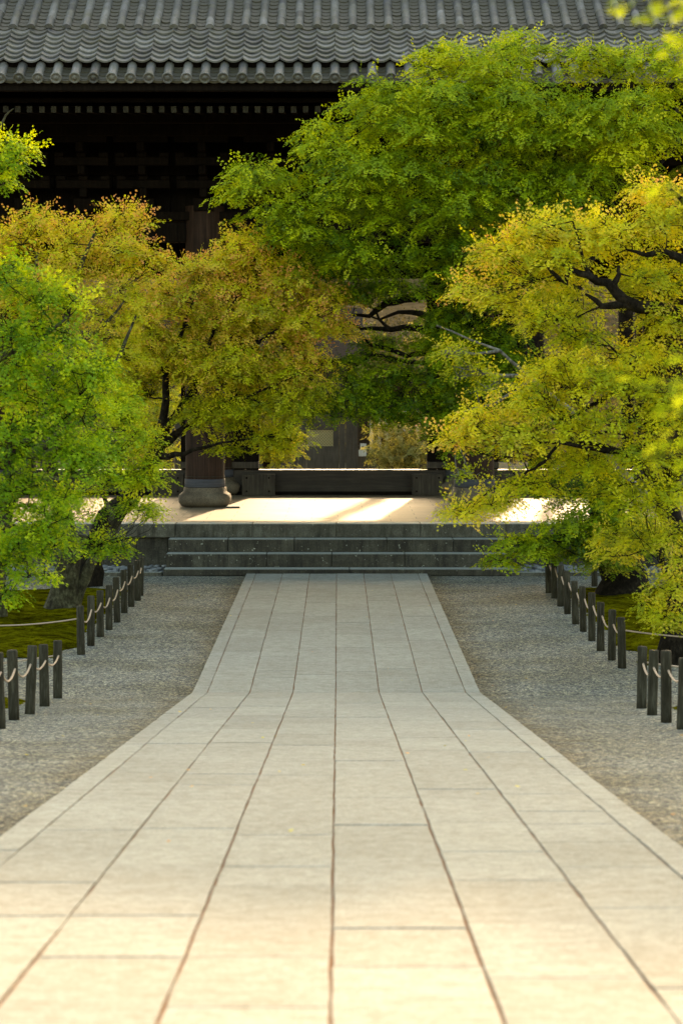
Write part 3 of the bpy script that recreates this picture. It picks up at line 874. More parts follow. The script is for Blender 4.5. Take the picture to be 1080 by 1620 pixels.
def leaves_mesh(name, P, Dn, Up, S, tint, tmpl):
    """P points, Dn tip directions, Up normals, S sizes"""
    n = len(P)
    Dn = Dn / (np.linalg.norm(Dn, axis=1)[:, None] + 1e-9)
    Up = Up - (Up * Dn).sum(1)[:, None] * Dn; Up /= np.linalg.norm(Up, axis=1)[:, None] + 1e-9
    Sd = np.cross(Dn, Up)
    V = P[:, None, :] + S[:, None, None] * (tmpl[None, :, 0:1] * Sd[:, None, :] + tmpl[None, :, 1:2] * Dn[:, None, :] + tmpl[None, :, 2:3] * Up[:, None, :])
    k = len(tmpl)
    F = np.arange(n * k).reshape(-1, 3)
    T = np.repeat(tint, k, axis=0)
    return np_mesh(name, V.reshape(-1, 3), F, sm=False, tint=T)

def unit(v): return v / (np.linalg.norm(v, axis=-1, keepdims=True) + 1e-9)

def build_tree(name, label, base, limbs, blobs, leafmat, barkmat, leaf=0.055, seed=1, group='maples beside the path', tmpl=None,
               pad_r=(0.34, 0.60), dens=1.0, padn=0.8, shoots=0, cat='tree', twigmat=None, droop=0.5, limb_r=None):
    """limbs: polylines of (px,py,Y,r) ; blobs: (px,py,Y, rx_px, ry_px, depth_m, npads, tint, orange)"""
    rng = np.random.default_rng(seed)
    root = empty(name, base)
    tag(root, label, cat, group)
    polys, nodes = [], []
    for lm in limbs:
        pts = [(at(p[0], p[1], p[2]) if p[2] > 20 else Vector(p[:3]), p[3]) for p in lm]
        fine = []
        for (a, ra), (b, rb) in zip(pts[:-1], pts[1:]):
            n = max(2, int((b - a).length / 0.16))
            for i in range(n):
                t = i / n
                j = Vector(rng.normal(size=3) * min(ra, 0.05) * 0.28)
                fine.append((a.lerp(b, t) + (j if i or fine else Vector((0, 0, 0))), ra * (1 - t) + rb * t))
        fine.append(pts[-1])
        polys.append(fine)
        for p, r in fine[2:]: nodes.append((np.array(p), r))
    nodeP = np.array([p for p, r in nodes]); nodeR = np.array([r for p, r in nodes])
    # pads
    pads = []
    for bl in blobs:
        px, py, Y, rx, ry, dm, npd, tn, og = bl
        c = np.array(at(px, py, Y)); R = np.array([rx * Y / FPX, dm, ry * Y / FPX])
        for _ in range(int(npd * padn * 1.38 + 0.5)):
            for tries in range(12):
                d = unit(rng.normal(size=3)); q = rng.random() ** 0.33
                pr = rng.uniform(*pad_r) * min(1.0, 0.45 + 0.5 * R.min())
                Rs = np.maximum(R - 0.48 * pr * np.array([1, 0.5, 0.55]), 0.04)
                p = c + d * Rs * q
                if rng.random() < 0.6 and d[1] > 0: p[1] = c[1] - abs(d[1]) * Rs[1] * q
                if not pads: break
                A_ = np.array([t[0] for t in pads]) - p; A_[:, 2] *= 2.4
                if np.min(np.linalg.norm(A_, axis=1)) > 0.95 * pr: break
            pads.append((p, pr, tn + rng.normal() * 0.13, og * rng.uniform(0.4, 1.5)))
    pads.sort(key=lambda t: np.min(np.linalg.norm(nodeP - t[0], axis=1)))
    PP = list(nodeP); PR = list(nodeR)
    twigs = []
    for (p, pr, tn, og) in pads:
        A = np.array(PP); RR = np.array(PR)
        dd = A - p
        dist = np.linalg.norm(dd, axis=1) + 0.9 * np.maximum(0, dd[:, 2] + 0.05) + 1.5 * (RR < 0.006)
        i = int(np.argmin(dist)); a = A[i]; r0 = min(RR[i] * 0.7, 0.006 + 0.010 * dist[i])
        n = max(3, int(np.linalg.norm(p - a) / 0.13))
        side = rng.normal(size=3) * 0.10 * np.linalg.norm(p - a); side[2] = -abs(side[2]) * 0.6
        tgt = p - np.array([0, 0, 0.04])
        pl = []
        for k_ in range(n + 1):
            t = k_ / n
            q = a * (1 - t) + tgt * t + side * math.sin(math.pi * t) + rng.normal(size=3) * 0.012 * (0 < k_ < n)
            r = r0 * (1 - t) + 0.0045 * t
            pl.append((q, r))
            if k_ > 1: PP.append(q); PR.append(r)
        twigs.append(pl)
        for _ in range(5):
            an = rng.uniform(0, 2 * math.pi); l = pr * rng.uniform(0.5, 0.95)
            e = tgt + np.array([math.cos(an) * l, math.sin(an) * l, rng.uniform(-0.02, 0.10) * 1.0])
            mid = (tgt + e) / 2 + rng.normal(size=3) * 0.03
            twigs.append([(tgt, 0.0045), (mid, 0.0034), (e, 0.0018)])
    # leaves: sprays of nine leaves along drooping twiglets, laid in shelves
    LP, LD, LU, LS, LTn = [], [], [], [], []
    def sprays(O, D, Nn, ln, tn, og, rr):
        ns = len(O); K = 9
        D = unit(D); Nn = unit(Nn - (Nn * D).sum(1)[:, None] * D); Sd = np.cross(D, Nn)
        cv = rng.normal(size=ns) * 0.14
        co = rng.random(ns) < 0.8
        for k_ in range(K):
            t = (k_ + 0.5) / K
            sgn = (1 if k_ % 2 else -1) if k_ < K - 1 else 0
            q = O + D * (ln * t)[:, None] + Sd * (sgn * leaf * 0.42 * rng.uniform(0.6, 1.2, ns))[:, None] - Nn * (ln * 0.25 * t * t)[:, None] + rng.normal(size=(ns, 3)) * 0.008
            dk = D + Sd * (sgn * rng.uniform(0.5, 1.3, ns))[:, None] + rng.normal(size=(ns, 3)) * 0.16 - np.array([0, 0, 0.30])
            uk = Nn + rng.normal(size=(ns, 3)) * 0.20
            LP.append(q); LD.append(dk); LU.append(uk); LS.append(leaf * rng.uniform(0.72, 1.22, ns))
            v = tn - 0.16 + cv + rng.normal(size=ns) * 0.06 + 0.28 * rr ** 2  # paler towards the pad rim: dark interior and bright tips painted in
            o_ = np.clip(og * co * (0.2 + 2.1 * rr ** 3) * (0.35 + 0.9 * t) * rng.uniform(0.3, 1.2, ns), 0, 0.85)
            LTn.append(np.stack([np.clip(v, 0, 1), o_, rng.random(ns)], 1))
    for (p, pr, tn, og) in pads:
        ns = max(6, int(66 * dens * (pr / 0.5) ** 2 * (0.06 / leaf) ** 2))
        rr = np.sqrt(rng.random(ns)); an = rng.uniform(0, 2 * np.pi, ns)
        ecc = rng.uniform(0.7, 1.0); rot = rng.uniform(0, np.pi)
        edge = 1 + 0.22 * np.sin(an * 3 + rot) + 0.16 * np.sin(an * 7 + rot * 5)
        rad = pr * rr * edge
        H = pr * rng.uniform(0.28, 0.46)
        out = np.stack([np.cos(an), np.sin(an) * ecc, np.zeros(ns)], 1)
        O = p + out * rad[:, None]; O[:, 2] += H * (1 - (1 + droop) * rr ** 2) + rng.normal(size=ns) * pr * 0.05 - 0.02
        D = out * (0.25 + rr[:, None]) + rng.normal(size=(ns, 3)) * 0.38; D[:, 2] = -0.05 - 0.45 * rr + rng.normal(size=ns) * 0.16
        Nn = np.array([0, 0, 1.0]) + out * (0.25 + 1.0 * rr[:, None]) + rng.normal(size=(ns, 3)) * 0.22
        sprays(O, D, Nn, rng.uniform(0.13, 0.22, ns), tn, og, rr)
        # leafy shoots that rise over the shelf and break the outline
        ns = rng.integers(2, 5) + int(shoots)
        an = rng.uniform(0, 2 * np.pi, ns); out = np.stack([np.cos(an), np.sin(an), np.zeros(ns)], 1)
        O = p + out * (pr * rng.uniform(0.1, 0.9, ns))[:, None]; O[:, 2] += H * 0.5
        D = out * 0.7; D[:, 2] = rng.uniform(0.1, 1.2, ns)
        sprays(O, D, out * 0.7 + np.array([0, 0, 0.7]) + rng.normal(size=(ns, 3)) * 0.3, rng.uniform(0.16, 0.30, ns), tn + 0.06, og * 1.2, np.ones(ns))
    LP = np.concatenate(LP); LD = np.concatenate(LD); LU = np.concatenate(LU); LS = np.concatenate(LS); LTn = np.concatenate(LTn)
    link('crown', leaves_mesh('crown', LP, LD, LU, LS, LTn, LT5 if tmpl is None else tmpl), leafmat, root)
    link('trunk', tubes_mesh('trunk', polys, 8, 0.05), barkmat, root)
    o = link('branchwork', tubes_mesh('branchwork', twigs, 5), twigmat or barkmat, root); o['kind'] = 'stuff'
    print(name, 'pads', len(pads), 'leaves', len(LP))
    return root

G = lambda px, py: (px, py, yb(py))

# 1 the big green maple in front of the right half of the gate
build_tree('maple_tree', 'tall dense green maple spreading over the right half of the tiled roof', (4.4, 37.2, 0),
    [[(4.4, 37.2, -0.1, 0.50), (4.42, 37.25, 0.25, 0.36), (4.35, 37.4, 0.9, 0.28), (4.1, 37.8, 1.8, 0.25), (3.6, 38.2, 2.8, 0.22), (2.9, 38.6, 3.7, 0.17), (2.6, 38.8, 4.8, 0.13), (2.5, 38.9, 6.0, 0.09), (2.6, 39, 7.4, 0.05)],
     [(3.6, 38.2, 2.8, 0.13), (760, 545, 38.5, 0.105), (715, 530, 38.6, 0.085), (660, 518, 38.7, 0.055), (620, 522, 38.8, 0.045), (570, 520, 39, 0.025), (545, 505, 39, 0.012)],
     [(745, 515, 38.5, 0.10), (700, 505, 38.7, 0.075), (665, 497, 38.7, 0.05), (630, 494, 38.8, 0.03), (600, 505, 38.9, 0.018), (575, 497, 39, 0.008)],
     [(2.9, 38.6, 3.7, 0.14), (740, 480, 38.5, 0.11), (670, 466, 38.6, 0.08), (610, 480, 38.8, 0.06), (585, 500, 39, 0.035), (555, 498, 39, 0.02)],
     [(620, 522, 38.8, 0.035), (600, 505, 38.9, 0.022), (590, 488, 38.9, 0.014)],
     [(690, 560, 38.6, 0.05), (640, 560, 38.6, 0.04), (585, 545, 38.7, 0.03), (565, 525, 38.8, 0.02)],
     [(740, 560, 38.4, 0.07), (660, 575, 38.6, 0.035), (590, 560, 38.7, 0.026), (555, 585, 38.8, 0.015)],
     [(2.9, 38.6, 3.7, 0.14), (700, 440, 38.3, 0.09), (610, 370, 38.2, 0.06), (560, 300, 38.2, 0.04), (520, 260, 38.2, 0.02)],
     [(660, 410, 38.2, 0.06), (560, 390, 38, 0.04), (470, 340, 37.9, 0.02)],
     [(2.6, 38.8, 4.8, 0.10), (720, 330, 38.3, 0.07), (700, 220, 38.2, 0.05), (690, 140, 38.2, 0.025)],
     [(2.5, 38.9, 6.0, 0.08), (800, 230, 38.3, 0.05), (820, 130, 38.2, 0.025)],
     [(3.6, 38.2, 2.8, 0.14), (900, 480, 38, 0.10), (960, 350, 38, 0.08), (990, 220, 38, 0.05), (1000, 120, 38, 0.025)],
     [(900, 480, 38, 0.08), (860, 340, 37.8, 0.06), (880, 210, 37.7, 0.03)],
     [(960, 350, 38, 0.07), (1060, 240, 38, 0.05), (1120, 150, 38, 0.03)],
     [(4.2, 37.7, 1.5, 0.10), (930, 830, 37, 0.06), (870, 850, 36.8, 0.04), (820, 860, 36.6, 0.02)]],
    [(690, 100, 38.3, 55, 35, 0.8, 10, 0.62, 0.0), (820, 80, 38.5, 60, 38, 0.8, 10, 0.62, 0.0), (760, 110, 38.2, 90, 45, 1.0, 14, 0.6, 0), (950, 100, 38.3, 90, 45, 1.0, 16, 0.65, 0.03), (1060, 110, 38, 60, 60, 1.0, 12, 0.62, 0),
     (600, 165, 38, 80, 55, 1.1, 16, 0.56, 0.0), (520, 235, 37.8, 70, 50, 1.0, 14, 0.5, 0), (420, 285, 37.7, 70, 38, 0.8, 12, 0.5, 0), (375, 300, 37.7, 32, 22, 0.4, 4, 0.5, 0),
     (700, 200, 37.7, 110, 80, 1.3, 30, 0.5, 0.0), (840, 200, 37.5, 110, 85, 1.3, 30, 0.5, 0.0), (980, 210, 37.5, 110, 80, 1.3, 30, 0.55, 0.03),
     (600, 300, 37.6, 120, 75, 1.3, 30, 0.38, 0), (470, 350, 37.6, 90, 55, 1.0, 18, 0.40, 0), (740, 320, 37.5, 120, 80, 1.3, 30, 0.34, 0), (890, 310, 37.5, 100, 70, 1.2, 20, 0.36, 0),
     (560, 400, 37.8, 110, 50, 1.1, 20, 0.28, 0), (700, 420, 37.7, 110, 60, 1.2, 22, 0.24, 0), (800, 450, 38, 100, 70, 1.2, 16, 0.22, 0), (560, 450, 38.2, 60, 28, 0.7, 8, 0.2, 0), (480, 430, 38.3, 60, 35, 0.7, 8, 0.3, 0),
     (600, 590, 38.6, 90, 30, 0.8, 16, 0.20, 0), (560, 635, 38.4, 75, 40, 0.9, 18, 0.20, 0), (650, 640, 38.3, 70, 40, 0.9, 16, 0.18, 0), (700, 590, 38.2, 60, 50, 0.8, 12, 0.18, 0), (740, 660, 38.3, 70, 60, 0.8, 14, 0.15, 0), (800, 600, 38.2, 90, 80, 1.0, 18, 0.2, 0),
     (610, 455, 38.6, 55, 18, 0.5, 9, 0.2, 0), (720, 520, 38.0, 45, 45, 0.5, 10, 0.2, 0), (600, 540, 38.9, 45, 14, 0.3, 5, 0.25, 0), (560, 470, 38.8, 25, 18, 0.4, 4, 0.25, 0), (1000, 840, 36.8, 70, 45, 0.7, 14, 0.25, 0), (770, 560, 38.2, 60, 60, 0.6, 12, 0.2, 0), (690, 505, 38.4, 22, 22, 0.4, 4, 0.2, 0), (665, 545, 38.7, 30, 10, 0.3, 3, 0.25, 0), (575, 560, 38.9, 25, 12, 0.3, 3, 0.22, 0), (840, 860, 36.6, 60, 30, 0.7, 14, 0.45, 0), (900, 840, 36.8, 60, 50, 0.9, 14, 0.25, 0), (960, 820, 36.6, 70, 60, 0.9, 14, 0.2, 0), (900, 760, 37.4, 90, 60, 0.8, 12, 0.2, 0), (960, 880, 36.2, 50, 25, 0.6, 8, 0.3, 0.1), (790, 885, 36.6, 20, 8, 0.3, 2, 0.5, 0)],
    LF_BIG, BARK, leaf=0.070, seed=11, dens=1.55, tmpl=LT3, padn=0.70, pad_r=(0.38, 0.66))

# 2 amber maple in front of the left gate column
build_tree('maple_tree', 'amber tipped maple arching over the left gate column', (-4.05, 38.9, 0),
    [[(-4.05, 38.9, -0.1, 0.26), (-4.0, 38.9, 0.4, 0.20), (-3.7, 38.8, 1.1, 0.17), (205, 790, 38.7, 0.15), (232, 745, 38.5, 0.13), (250, 705, 37.80, 0.12)],
     [(250, 705, 37.80, 0.09), (275, 665, 37.70, 0.07), (300, 625, 37.60, 0.055), (325, 590, 37.50, 0.04), (355, 560, 37.40, 0.02)],
     [(250, 705, 37.80, 0.075), (290, 680, 37.60, 0.06), (330, 655, 37.40, 0.04), (375, 625, 37.30, 0.02)],
     [(245, 715, 37.80, 0.08), (262, 650, 37.70, 0.065), (262, 590, 37.60, 0.05), (290, 520, 37.50, 0.03), (305, 480, 37.40, 0.016)],
     [(275, 665, 37.70, 0.05), (310, 600, 37.60, 0.035), (340, 520, 37.50, 0.025), (375, 470, 37.40, 0.015)],
     [(300, 625, 37.60, 0.05), (370, 570, 37.40, 0.035), (440, 520, 37.40, 0.022), (500, 500, 37.40, 0.012)],
     [(240, 725, 37.90, 0.07), (290, 718, 37.40, 0.035), (350, 700, 37.20, 0.02), (420, 690, 37.20, 0.01)],
     [(330, 655, 37.40, 0.035), (410, 620, 37.30, 0.022), (480, 590, 37.30, 0.012)],
     [(262, 590, 37.60, 0.035), (240, 550, 37.50, 0.02), (235, 500, 37.40, 0.01)]],
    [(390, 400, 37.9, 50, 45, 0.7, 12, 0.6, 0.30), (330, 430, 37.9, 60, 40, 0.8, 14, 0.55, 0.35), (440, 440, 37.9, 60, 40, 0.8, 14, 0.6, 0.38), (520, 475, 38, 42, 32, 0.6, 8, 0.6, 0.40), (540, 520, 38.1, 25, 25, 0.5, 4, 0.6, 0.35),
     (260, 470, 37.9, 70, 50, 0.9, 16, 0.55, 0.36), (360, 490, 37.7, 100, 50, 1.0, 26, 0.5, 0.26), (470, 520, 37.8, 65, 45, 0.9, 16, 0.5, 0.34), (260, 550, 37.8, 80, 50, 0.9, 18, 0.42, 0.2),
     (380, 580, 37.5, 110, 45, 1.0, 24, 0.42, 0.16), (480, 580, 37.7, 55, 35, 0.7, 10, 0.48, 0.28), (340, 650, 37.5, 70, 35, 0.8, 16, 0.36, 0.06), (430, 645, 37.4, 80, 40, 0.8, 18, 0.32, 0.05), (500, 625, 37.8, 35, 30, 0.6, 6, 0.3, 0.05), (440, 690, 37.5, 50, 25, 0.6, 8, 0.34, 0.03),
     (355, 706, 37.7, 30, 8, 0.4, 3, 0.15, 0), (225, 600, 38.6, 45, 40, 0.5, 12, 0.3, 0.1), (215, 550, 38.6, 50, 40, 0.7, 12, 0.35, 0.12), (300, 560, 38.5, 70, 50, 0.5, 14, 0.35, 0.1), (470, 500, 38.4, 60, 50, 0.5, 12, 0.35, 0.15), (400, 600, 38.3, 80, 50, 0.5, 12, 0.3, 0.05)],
    LF_ORANGE, BARK, leaf=0.062, seed=22, dens=1.5, tmpl=LT3, padn=0.85, shoots=3, pad_r=(0.32, 0.52))

# 3 left multi-stem maple
build_tree('maple_tree', 'golden maple with mossy forked trunk growing from the left moss bed', (-3.98, 34.9, 0),
    [[(-4.0, 34.9, -0.15, 0.34), (-3.98, 34.9, 0.12, 0.25), (103, 925, 34.9, 0.19), (110, 885, 34.9, 0.175), (105, 840, 34.9, 0.15), (85, 770, 35, 0.12), (75, 690, 34.50, 0.10), (80, 600, 34.70, 0.08), (100, 520, 34.80, 0.06), (120, 440, 34.90, 0.04), (150, 370, 34.90, 0.02)],
     [(118, 950, 34.9, 0.11), (133, 915, 34.9, 0.085), (150, 880, 35, 0.075), (172, 850, 35, 0.07), (183, 832, 35, 0.065)],
     [(183, 832, 35, 0.055), (175, 810, 35, 0.04), (165, 788, 35, 0.03), (150, 740, 34.30, 0.02)],
     [(183, 832, 35, 0.06), (200, 808, 34.9, 0.045), (222, 785, 34.9, 0.02), (235, 740, 34.20, 0.01)],
     [(80, 600, 34.70, 0.06), (130, 545, 34.70, 0.04), (165, 515, 34.70, 0.025), (200, 470, 34.70, 0.012)],
     [(75, 690, 34.50, 0.07), (130, 640, 34.40, 0.05), (190, 560, 34.40, 0.03), (215, 500, 34.50, 0.015)],
     [(85, 770, 35, 0.07), (140, 710, 34.10, 0.04), (200, 680, 34.00, 0.02)],
     [(80, 600, 34.70, 0.06), (40, 500, 34.80, 0.04), (60, 400, 34.90, 0.02)]],
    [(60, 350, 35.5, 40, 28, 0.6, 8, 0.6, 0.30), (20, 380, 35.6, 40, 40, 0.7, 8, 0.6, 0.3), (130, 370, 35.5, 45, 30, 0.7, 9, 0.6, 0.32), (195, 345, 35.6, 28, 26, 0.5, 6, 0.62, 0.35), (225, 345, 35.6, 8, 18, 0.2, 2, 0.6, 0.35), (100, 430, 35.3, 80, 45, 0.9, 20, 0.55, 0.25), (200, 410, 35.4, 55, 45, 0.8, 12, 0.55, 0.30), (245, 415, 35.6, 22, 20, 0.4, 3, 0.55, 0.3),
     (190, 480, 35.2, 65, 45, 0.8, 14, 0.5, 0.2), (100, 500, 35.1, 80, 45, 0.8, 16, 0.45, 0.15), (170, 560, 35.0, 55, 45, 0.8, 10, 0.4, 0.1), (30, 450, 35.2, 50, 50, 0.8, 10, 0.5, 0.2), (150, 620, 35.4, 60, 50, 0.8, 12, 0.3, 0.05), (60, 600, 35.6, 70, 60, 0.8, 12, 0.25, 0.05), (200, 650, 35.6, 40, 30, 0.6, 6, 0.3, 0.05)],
    LF_ORANGE, BARK_M, leaf=0.060, seed=33, dens=1.4, shoots=3, padn=0.8, pad_r=(0.32, 0.52), twigmat=BARK)

# 3b lime foliage low in front of it: a separate young maple behind the left fence
build_tree('maple_tree', 'bright lime maple with sunlit tips hanging beside the left fence', (-4.75, 33.3, 0),
    [[(-4.75, 33.3, -0.1, 0.16), (-4.7, 33.3, 1.0, 0.12), (20, 760, 33.2, 0.10), (60, 710, 33, 0.07), (120, 670, 32.8, 0.045), (180, 650, 32.7, 0.02)],
     [(20, 760, 33.2, 0.06), (90, 760, 33, 0.04), (170, 745, 32.8, 0.02)],
     [(-4.7, 33.3, 1.0, 0.07), (60, 840, 33, 0.045), (140, 850, 32.8, 0.02)]],
    [(190, 640, 32.9, 35, 28, 0.6, 9, 0.78, 0.05), (150, 600, 33, 45, 35, 0.6, 10, 0.65, 0.03), (215, 690, 32.8, 35, 25, 0.6, 9, 0.8, 0.10), (160, 700, 32.8, 60, 40, 0.8, 16, 0.6, 0.03), (235, 730, 32.9, 22, 16, 0.4, 4, 0.8, 0.1), (190, 755, 32.8, 55, 25, 0.6, 12, 0.65, 0.06), (240, 755, 32.9, 20, 10, 0.3, 3, 0.8, 0.12),
     (215, 800, 33.6, 42, 14, 0.4, 7, 0.6, 0.03), (110, 800, 33, 50, 30, 0.6, 9, 0.5, 0), (155, 860, 33.2, 45, 18, 0.5, 8, 0.45, 0.02), (190, 865, 33.2, 22, 10, 0.3, 3, 0.6, 0.03), (60, 850, 33, 60, 40, 0.7, 10, 0.4, 0), (240, 810, 33.6, 22, 8, 0.3, 3, 0.7, 0.05)],
    LF_LIME, BARK_M, leaf=0.058, seed=44, dens=1.4, padn=0.8, pad_r=(0.28, 0.5), twigmat=BARK)

# 4 near green maple on the left
build_tree('maple_tree', 'near fresh green maple filling the left edge, its trunk outside the photo', (-4.5, 26.2, 0),
    [[(-4.5, 26.2, -0.1, 0.22), (-4.45, 26.1, 1.2, 0.16), (-4.3, 26, 2.2, 0.13), (-4.1, 25.9, 3.4, 0.10), (-3.9, 25.8, 4.4, 0.05), (20, 420, 25.8, 0.02)],
     [(-4.3, 26, 2.2, 0.08), (10, 720, 25.7, 0.05), (60, 690, 25.5, 0.03), (120, 650, 25.4, 0.015)],
     [(-4.1, 25.9, 3.4, 0.07), (10, 560, 25.6, 0.045), (60, 540, 25.5, 0.025), (110, 500, 25.4, 0.012)],
     [(-4.45, 26.1, 1.4, 0.07), (10, 830, 25.6, 0.04), (60, 850, 25.5, 0.02)],
     [(-4.1, 25.9, 3.4, 0.05), (-10, 330, 29, 0.03), (-8, 220, 29.4, 0.025), (10, 182, 29.4, 0.012), (22, 172, 29.4, 0.006)]],
    [(20, 440, 25.6, 40, 35, 0.5, 8, 0.5, 0), (70, 460, 25.6, 45, 30, 0.5, 7, 0.55, 0.03), (120, 470, 25.6, 32, 14, 0.3, 3, 0.6, 0.06), (50, 530, 25.5, 80, 40, 0.6, 14, 0.42, 0.0), (120, 580, 25.4, 60, 40, 0.6, 10, 0.45, 0), (40, 600, 25.4, 70, 45, 0.6, 12, 0.4, 0), (110, 650, 25.4, 80, 40, 0.6, 14, 0.42, 0),
     (40, 690, 25.3, 70, 45, 0.6, 12, 0.36, 0), (120, 720, 25.3, 60, 35, 0.5, 10, 0.4, 0), (30, 780, 25.3, 60, 45, 0.6, 12, 0.42, 0), (95, 800, 25.2, 45, 35, 0.5, 9, 0.45, 0), (60, 850, 25.2, 50, 35, 0.5, 8, 0.45, 0), (10, 880, 25.2, 40, 30, 0.5, 6, 0.4, 0), (50, 900, 25.3, 26, 16, 0.3, 3, 0.5, 0), (10, 935, 25.3, 26, 18, 0.3, 4, 0.45, 0), (75, 905, 25.3, 15, 10, 0.2, 2, 0.5, 0),
     (8, 250, 29.4, 28, 35, 0.4, 7, 0.6, 0), (32, 232, 29.4, 24, 14, 0.3, 4, 0.65, 0), (5, 290, 29.4, 20, 14, 0.3, 3, 0.6, 0)],
    LF_LIME, BARK_M, leaf=0.066, seed=55, dens=1.7, padn=0.8, pad_r=(0.25, 0.42), shoots=1, twigmat=BARK)

# 5 yellow maple on the right
build_tree('maple_tree', 'yellow green maple with dark crooked limbs hanging over the right fence', (3.98, 28.5, 0),
    [[(3.98, 28.5, -0.1, 0.26), (4.0, 28.5, 0.3, 0.18), (4.15, 28.6, 1.1, 0.16), (1078, 860, 29.2, 0.14), (1055, 810, 29.4, 0.135), (1050, 775, 29.5, 0.125), (1080, 700, 28.75, 0.12), (1110, 600, 28.65, 0.12), (1100, 520, 28.55, 0.10)],
     [(1110, 600, 28.65, 0.08), (1060, 612, 28.45, 0.065), (1010, 605, 28.35, 0.055), (965, 622, 28.25, 0.035), (930, 645, 28.25, 0.025), (900, 662, 28.15, 0.015)],
     [(1012, 605, 28.35, 0.05), (1000, 580, 28.25, 0.03), (978, 562, 28.25, 0.018), (965, 548, 28.25, 0.01)],
     [(1105, 510, 28.55, 0.09), (1055, 490, 28.45, 0.085), (1010, 487, 28.35, 0.08), (985, 475, 28.25, 0.07), (960, 450, 28.25, 0.055), (930, 436, 28.15, 0.045), (900, 425, 28.15, 0.035), (880, 450, 28.15, 0.0), ][:7],
     [(1005, 486, 28.35, 0.05), (965, 487, 28.25, 0.045), (940, 475, 28.25, 0.03), (925, 465, 28.25, 0.015)],
     [(970, 455, 28.25, 0.045), (980, 435, 28.25, 0.03), (978, 420, 28.25, 0.015)],
     [(900, 425, 28.15, 0.03), (895, 450, 28.15, 0.028), (878, 435, 28.15, 0.026), (862, 420, 28.05, 0.012)],
     [(930, 436, 28.15, 0.025), (915, 380, 28.15, 0.015), (905, 350, 28.15, 0.01)],
     [(1100, 420, 28.45, 0.06), (1050, 400, 28.45, 0.045), (1020, 403, 28.35, 0.03), (990, 395, 28.25, 0.012)],
     [(1100, 520, 28.55, 0.09), (1100, 420, 28.45, 0.07), (1090, 330, 28.35, 0.04), (1060, 300, 28.25, 0.02)],
     [(1050, 775, 29.5, 0.06), (1000, 720, 28.05, 0.04), (930, 700, 27.85, 0.025), (860, 700, 27.75, 0.012)],
     [(1012, 640, 28.15, 0.03), (1000, 665, 28.05, 0.024), (970, 682, 27.95, 0.018), (925, 690, 27.85, 0.01)],
     [(1000, 720, 28.05, 0.035), (885, 700, 27.65, 0.02), (860, 730, 27.65, 0.018), (820, 757, 28.4, 0.012), (780, 770, 28.4, 0.008)],
     [(1060, 810, 29.4, 0.06), (1040, 860, 28.8, 0.04), (1050, 910, 28.2, 0.02)]],
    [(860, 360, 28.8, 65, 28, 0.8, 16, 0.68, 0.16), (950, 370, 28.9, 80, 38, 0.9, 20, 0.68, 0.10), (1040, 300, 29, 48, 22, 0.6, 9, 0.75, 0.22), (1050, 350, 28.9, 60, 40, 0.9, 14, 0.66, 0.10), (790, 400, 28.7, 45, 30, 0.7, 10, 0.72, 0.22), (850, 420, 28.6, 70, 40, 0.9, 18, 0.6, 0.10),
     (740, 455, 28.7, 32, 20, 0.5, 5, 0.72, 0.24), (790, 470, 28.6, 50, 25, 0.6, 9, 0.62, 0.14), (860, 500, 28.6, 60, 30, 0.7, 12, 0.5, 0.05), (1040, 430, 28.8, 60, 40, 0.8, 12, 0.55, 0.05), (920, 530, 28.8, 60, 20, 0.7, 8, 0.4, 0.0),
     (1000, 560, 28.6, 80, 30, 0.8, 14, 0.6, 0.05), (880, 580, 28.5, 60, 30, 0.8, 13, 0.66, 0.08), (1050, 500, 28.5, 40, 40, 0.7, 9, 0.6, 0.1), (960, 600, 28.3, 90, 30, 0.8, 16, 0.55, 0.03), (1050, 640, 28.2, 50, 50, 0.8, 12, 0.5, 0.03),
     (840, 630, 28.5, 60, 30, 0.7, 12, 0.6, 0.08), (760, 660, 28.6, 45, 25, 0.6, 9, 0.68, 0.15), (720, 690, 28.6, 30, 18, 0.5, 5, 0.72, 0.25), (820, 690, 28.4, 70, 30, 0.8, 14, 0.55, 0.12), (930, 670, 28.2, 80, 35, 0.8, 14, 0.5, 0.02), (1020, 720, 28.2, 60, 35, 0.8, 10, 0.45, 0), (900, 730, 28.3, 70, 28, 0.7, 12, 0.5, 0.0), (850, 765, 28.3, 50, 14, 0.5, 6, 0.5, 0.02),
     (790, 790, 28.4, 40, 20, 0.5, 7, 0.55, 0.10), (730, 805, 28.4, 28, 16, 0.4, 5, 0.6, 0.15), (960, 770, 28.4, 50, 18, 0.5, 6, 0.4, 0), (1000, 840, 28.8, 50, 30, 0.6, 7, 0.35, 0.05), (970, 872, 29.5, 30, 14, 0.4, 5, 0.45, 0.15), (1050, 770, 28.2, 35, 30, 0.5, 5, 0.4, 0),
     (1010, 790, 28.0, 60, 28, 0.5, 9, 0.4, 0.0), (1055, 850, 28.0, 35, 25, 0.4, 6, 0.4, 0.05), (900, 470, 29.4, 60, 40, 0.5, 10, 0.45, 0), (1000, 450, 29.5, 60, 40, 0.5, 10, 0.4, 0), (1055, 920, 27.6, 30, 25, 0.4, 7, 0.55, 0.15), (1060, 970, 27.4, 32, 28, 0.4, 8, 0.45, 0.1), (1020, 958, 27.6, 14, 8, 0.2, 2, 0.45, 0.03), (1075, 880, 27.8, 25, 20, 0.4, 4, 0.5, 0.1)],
    LF_YELLOW, BARK, leaf=0.060, seed=66, dens=1.5, pad_r=(0.30, 0.54), padn=0.72, shoots=1)

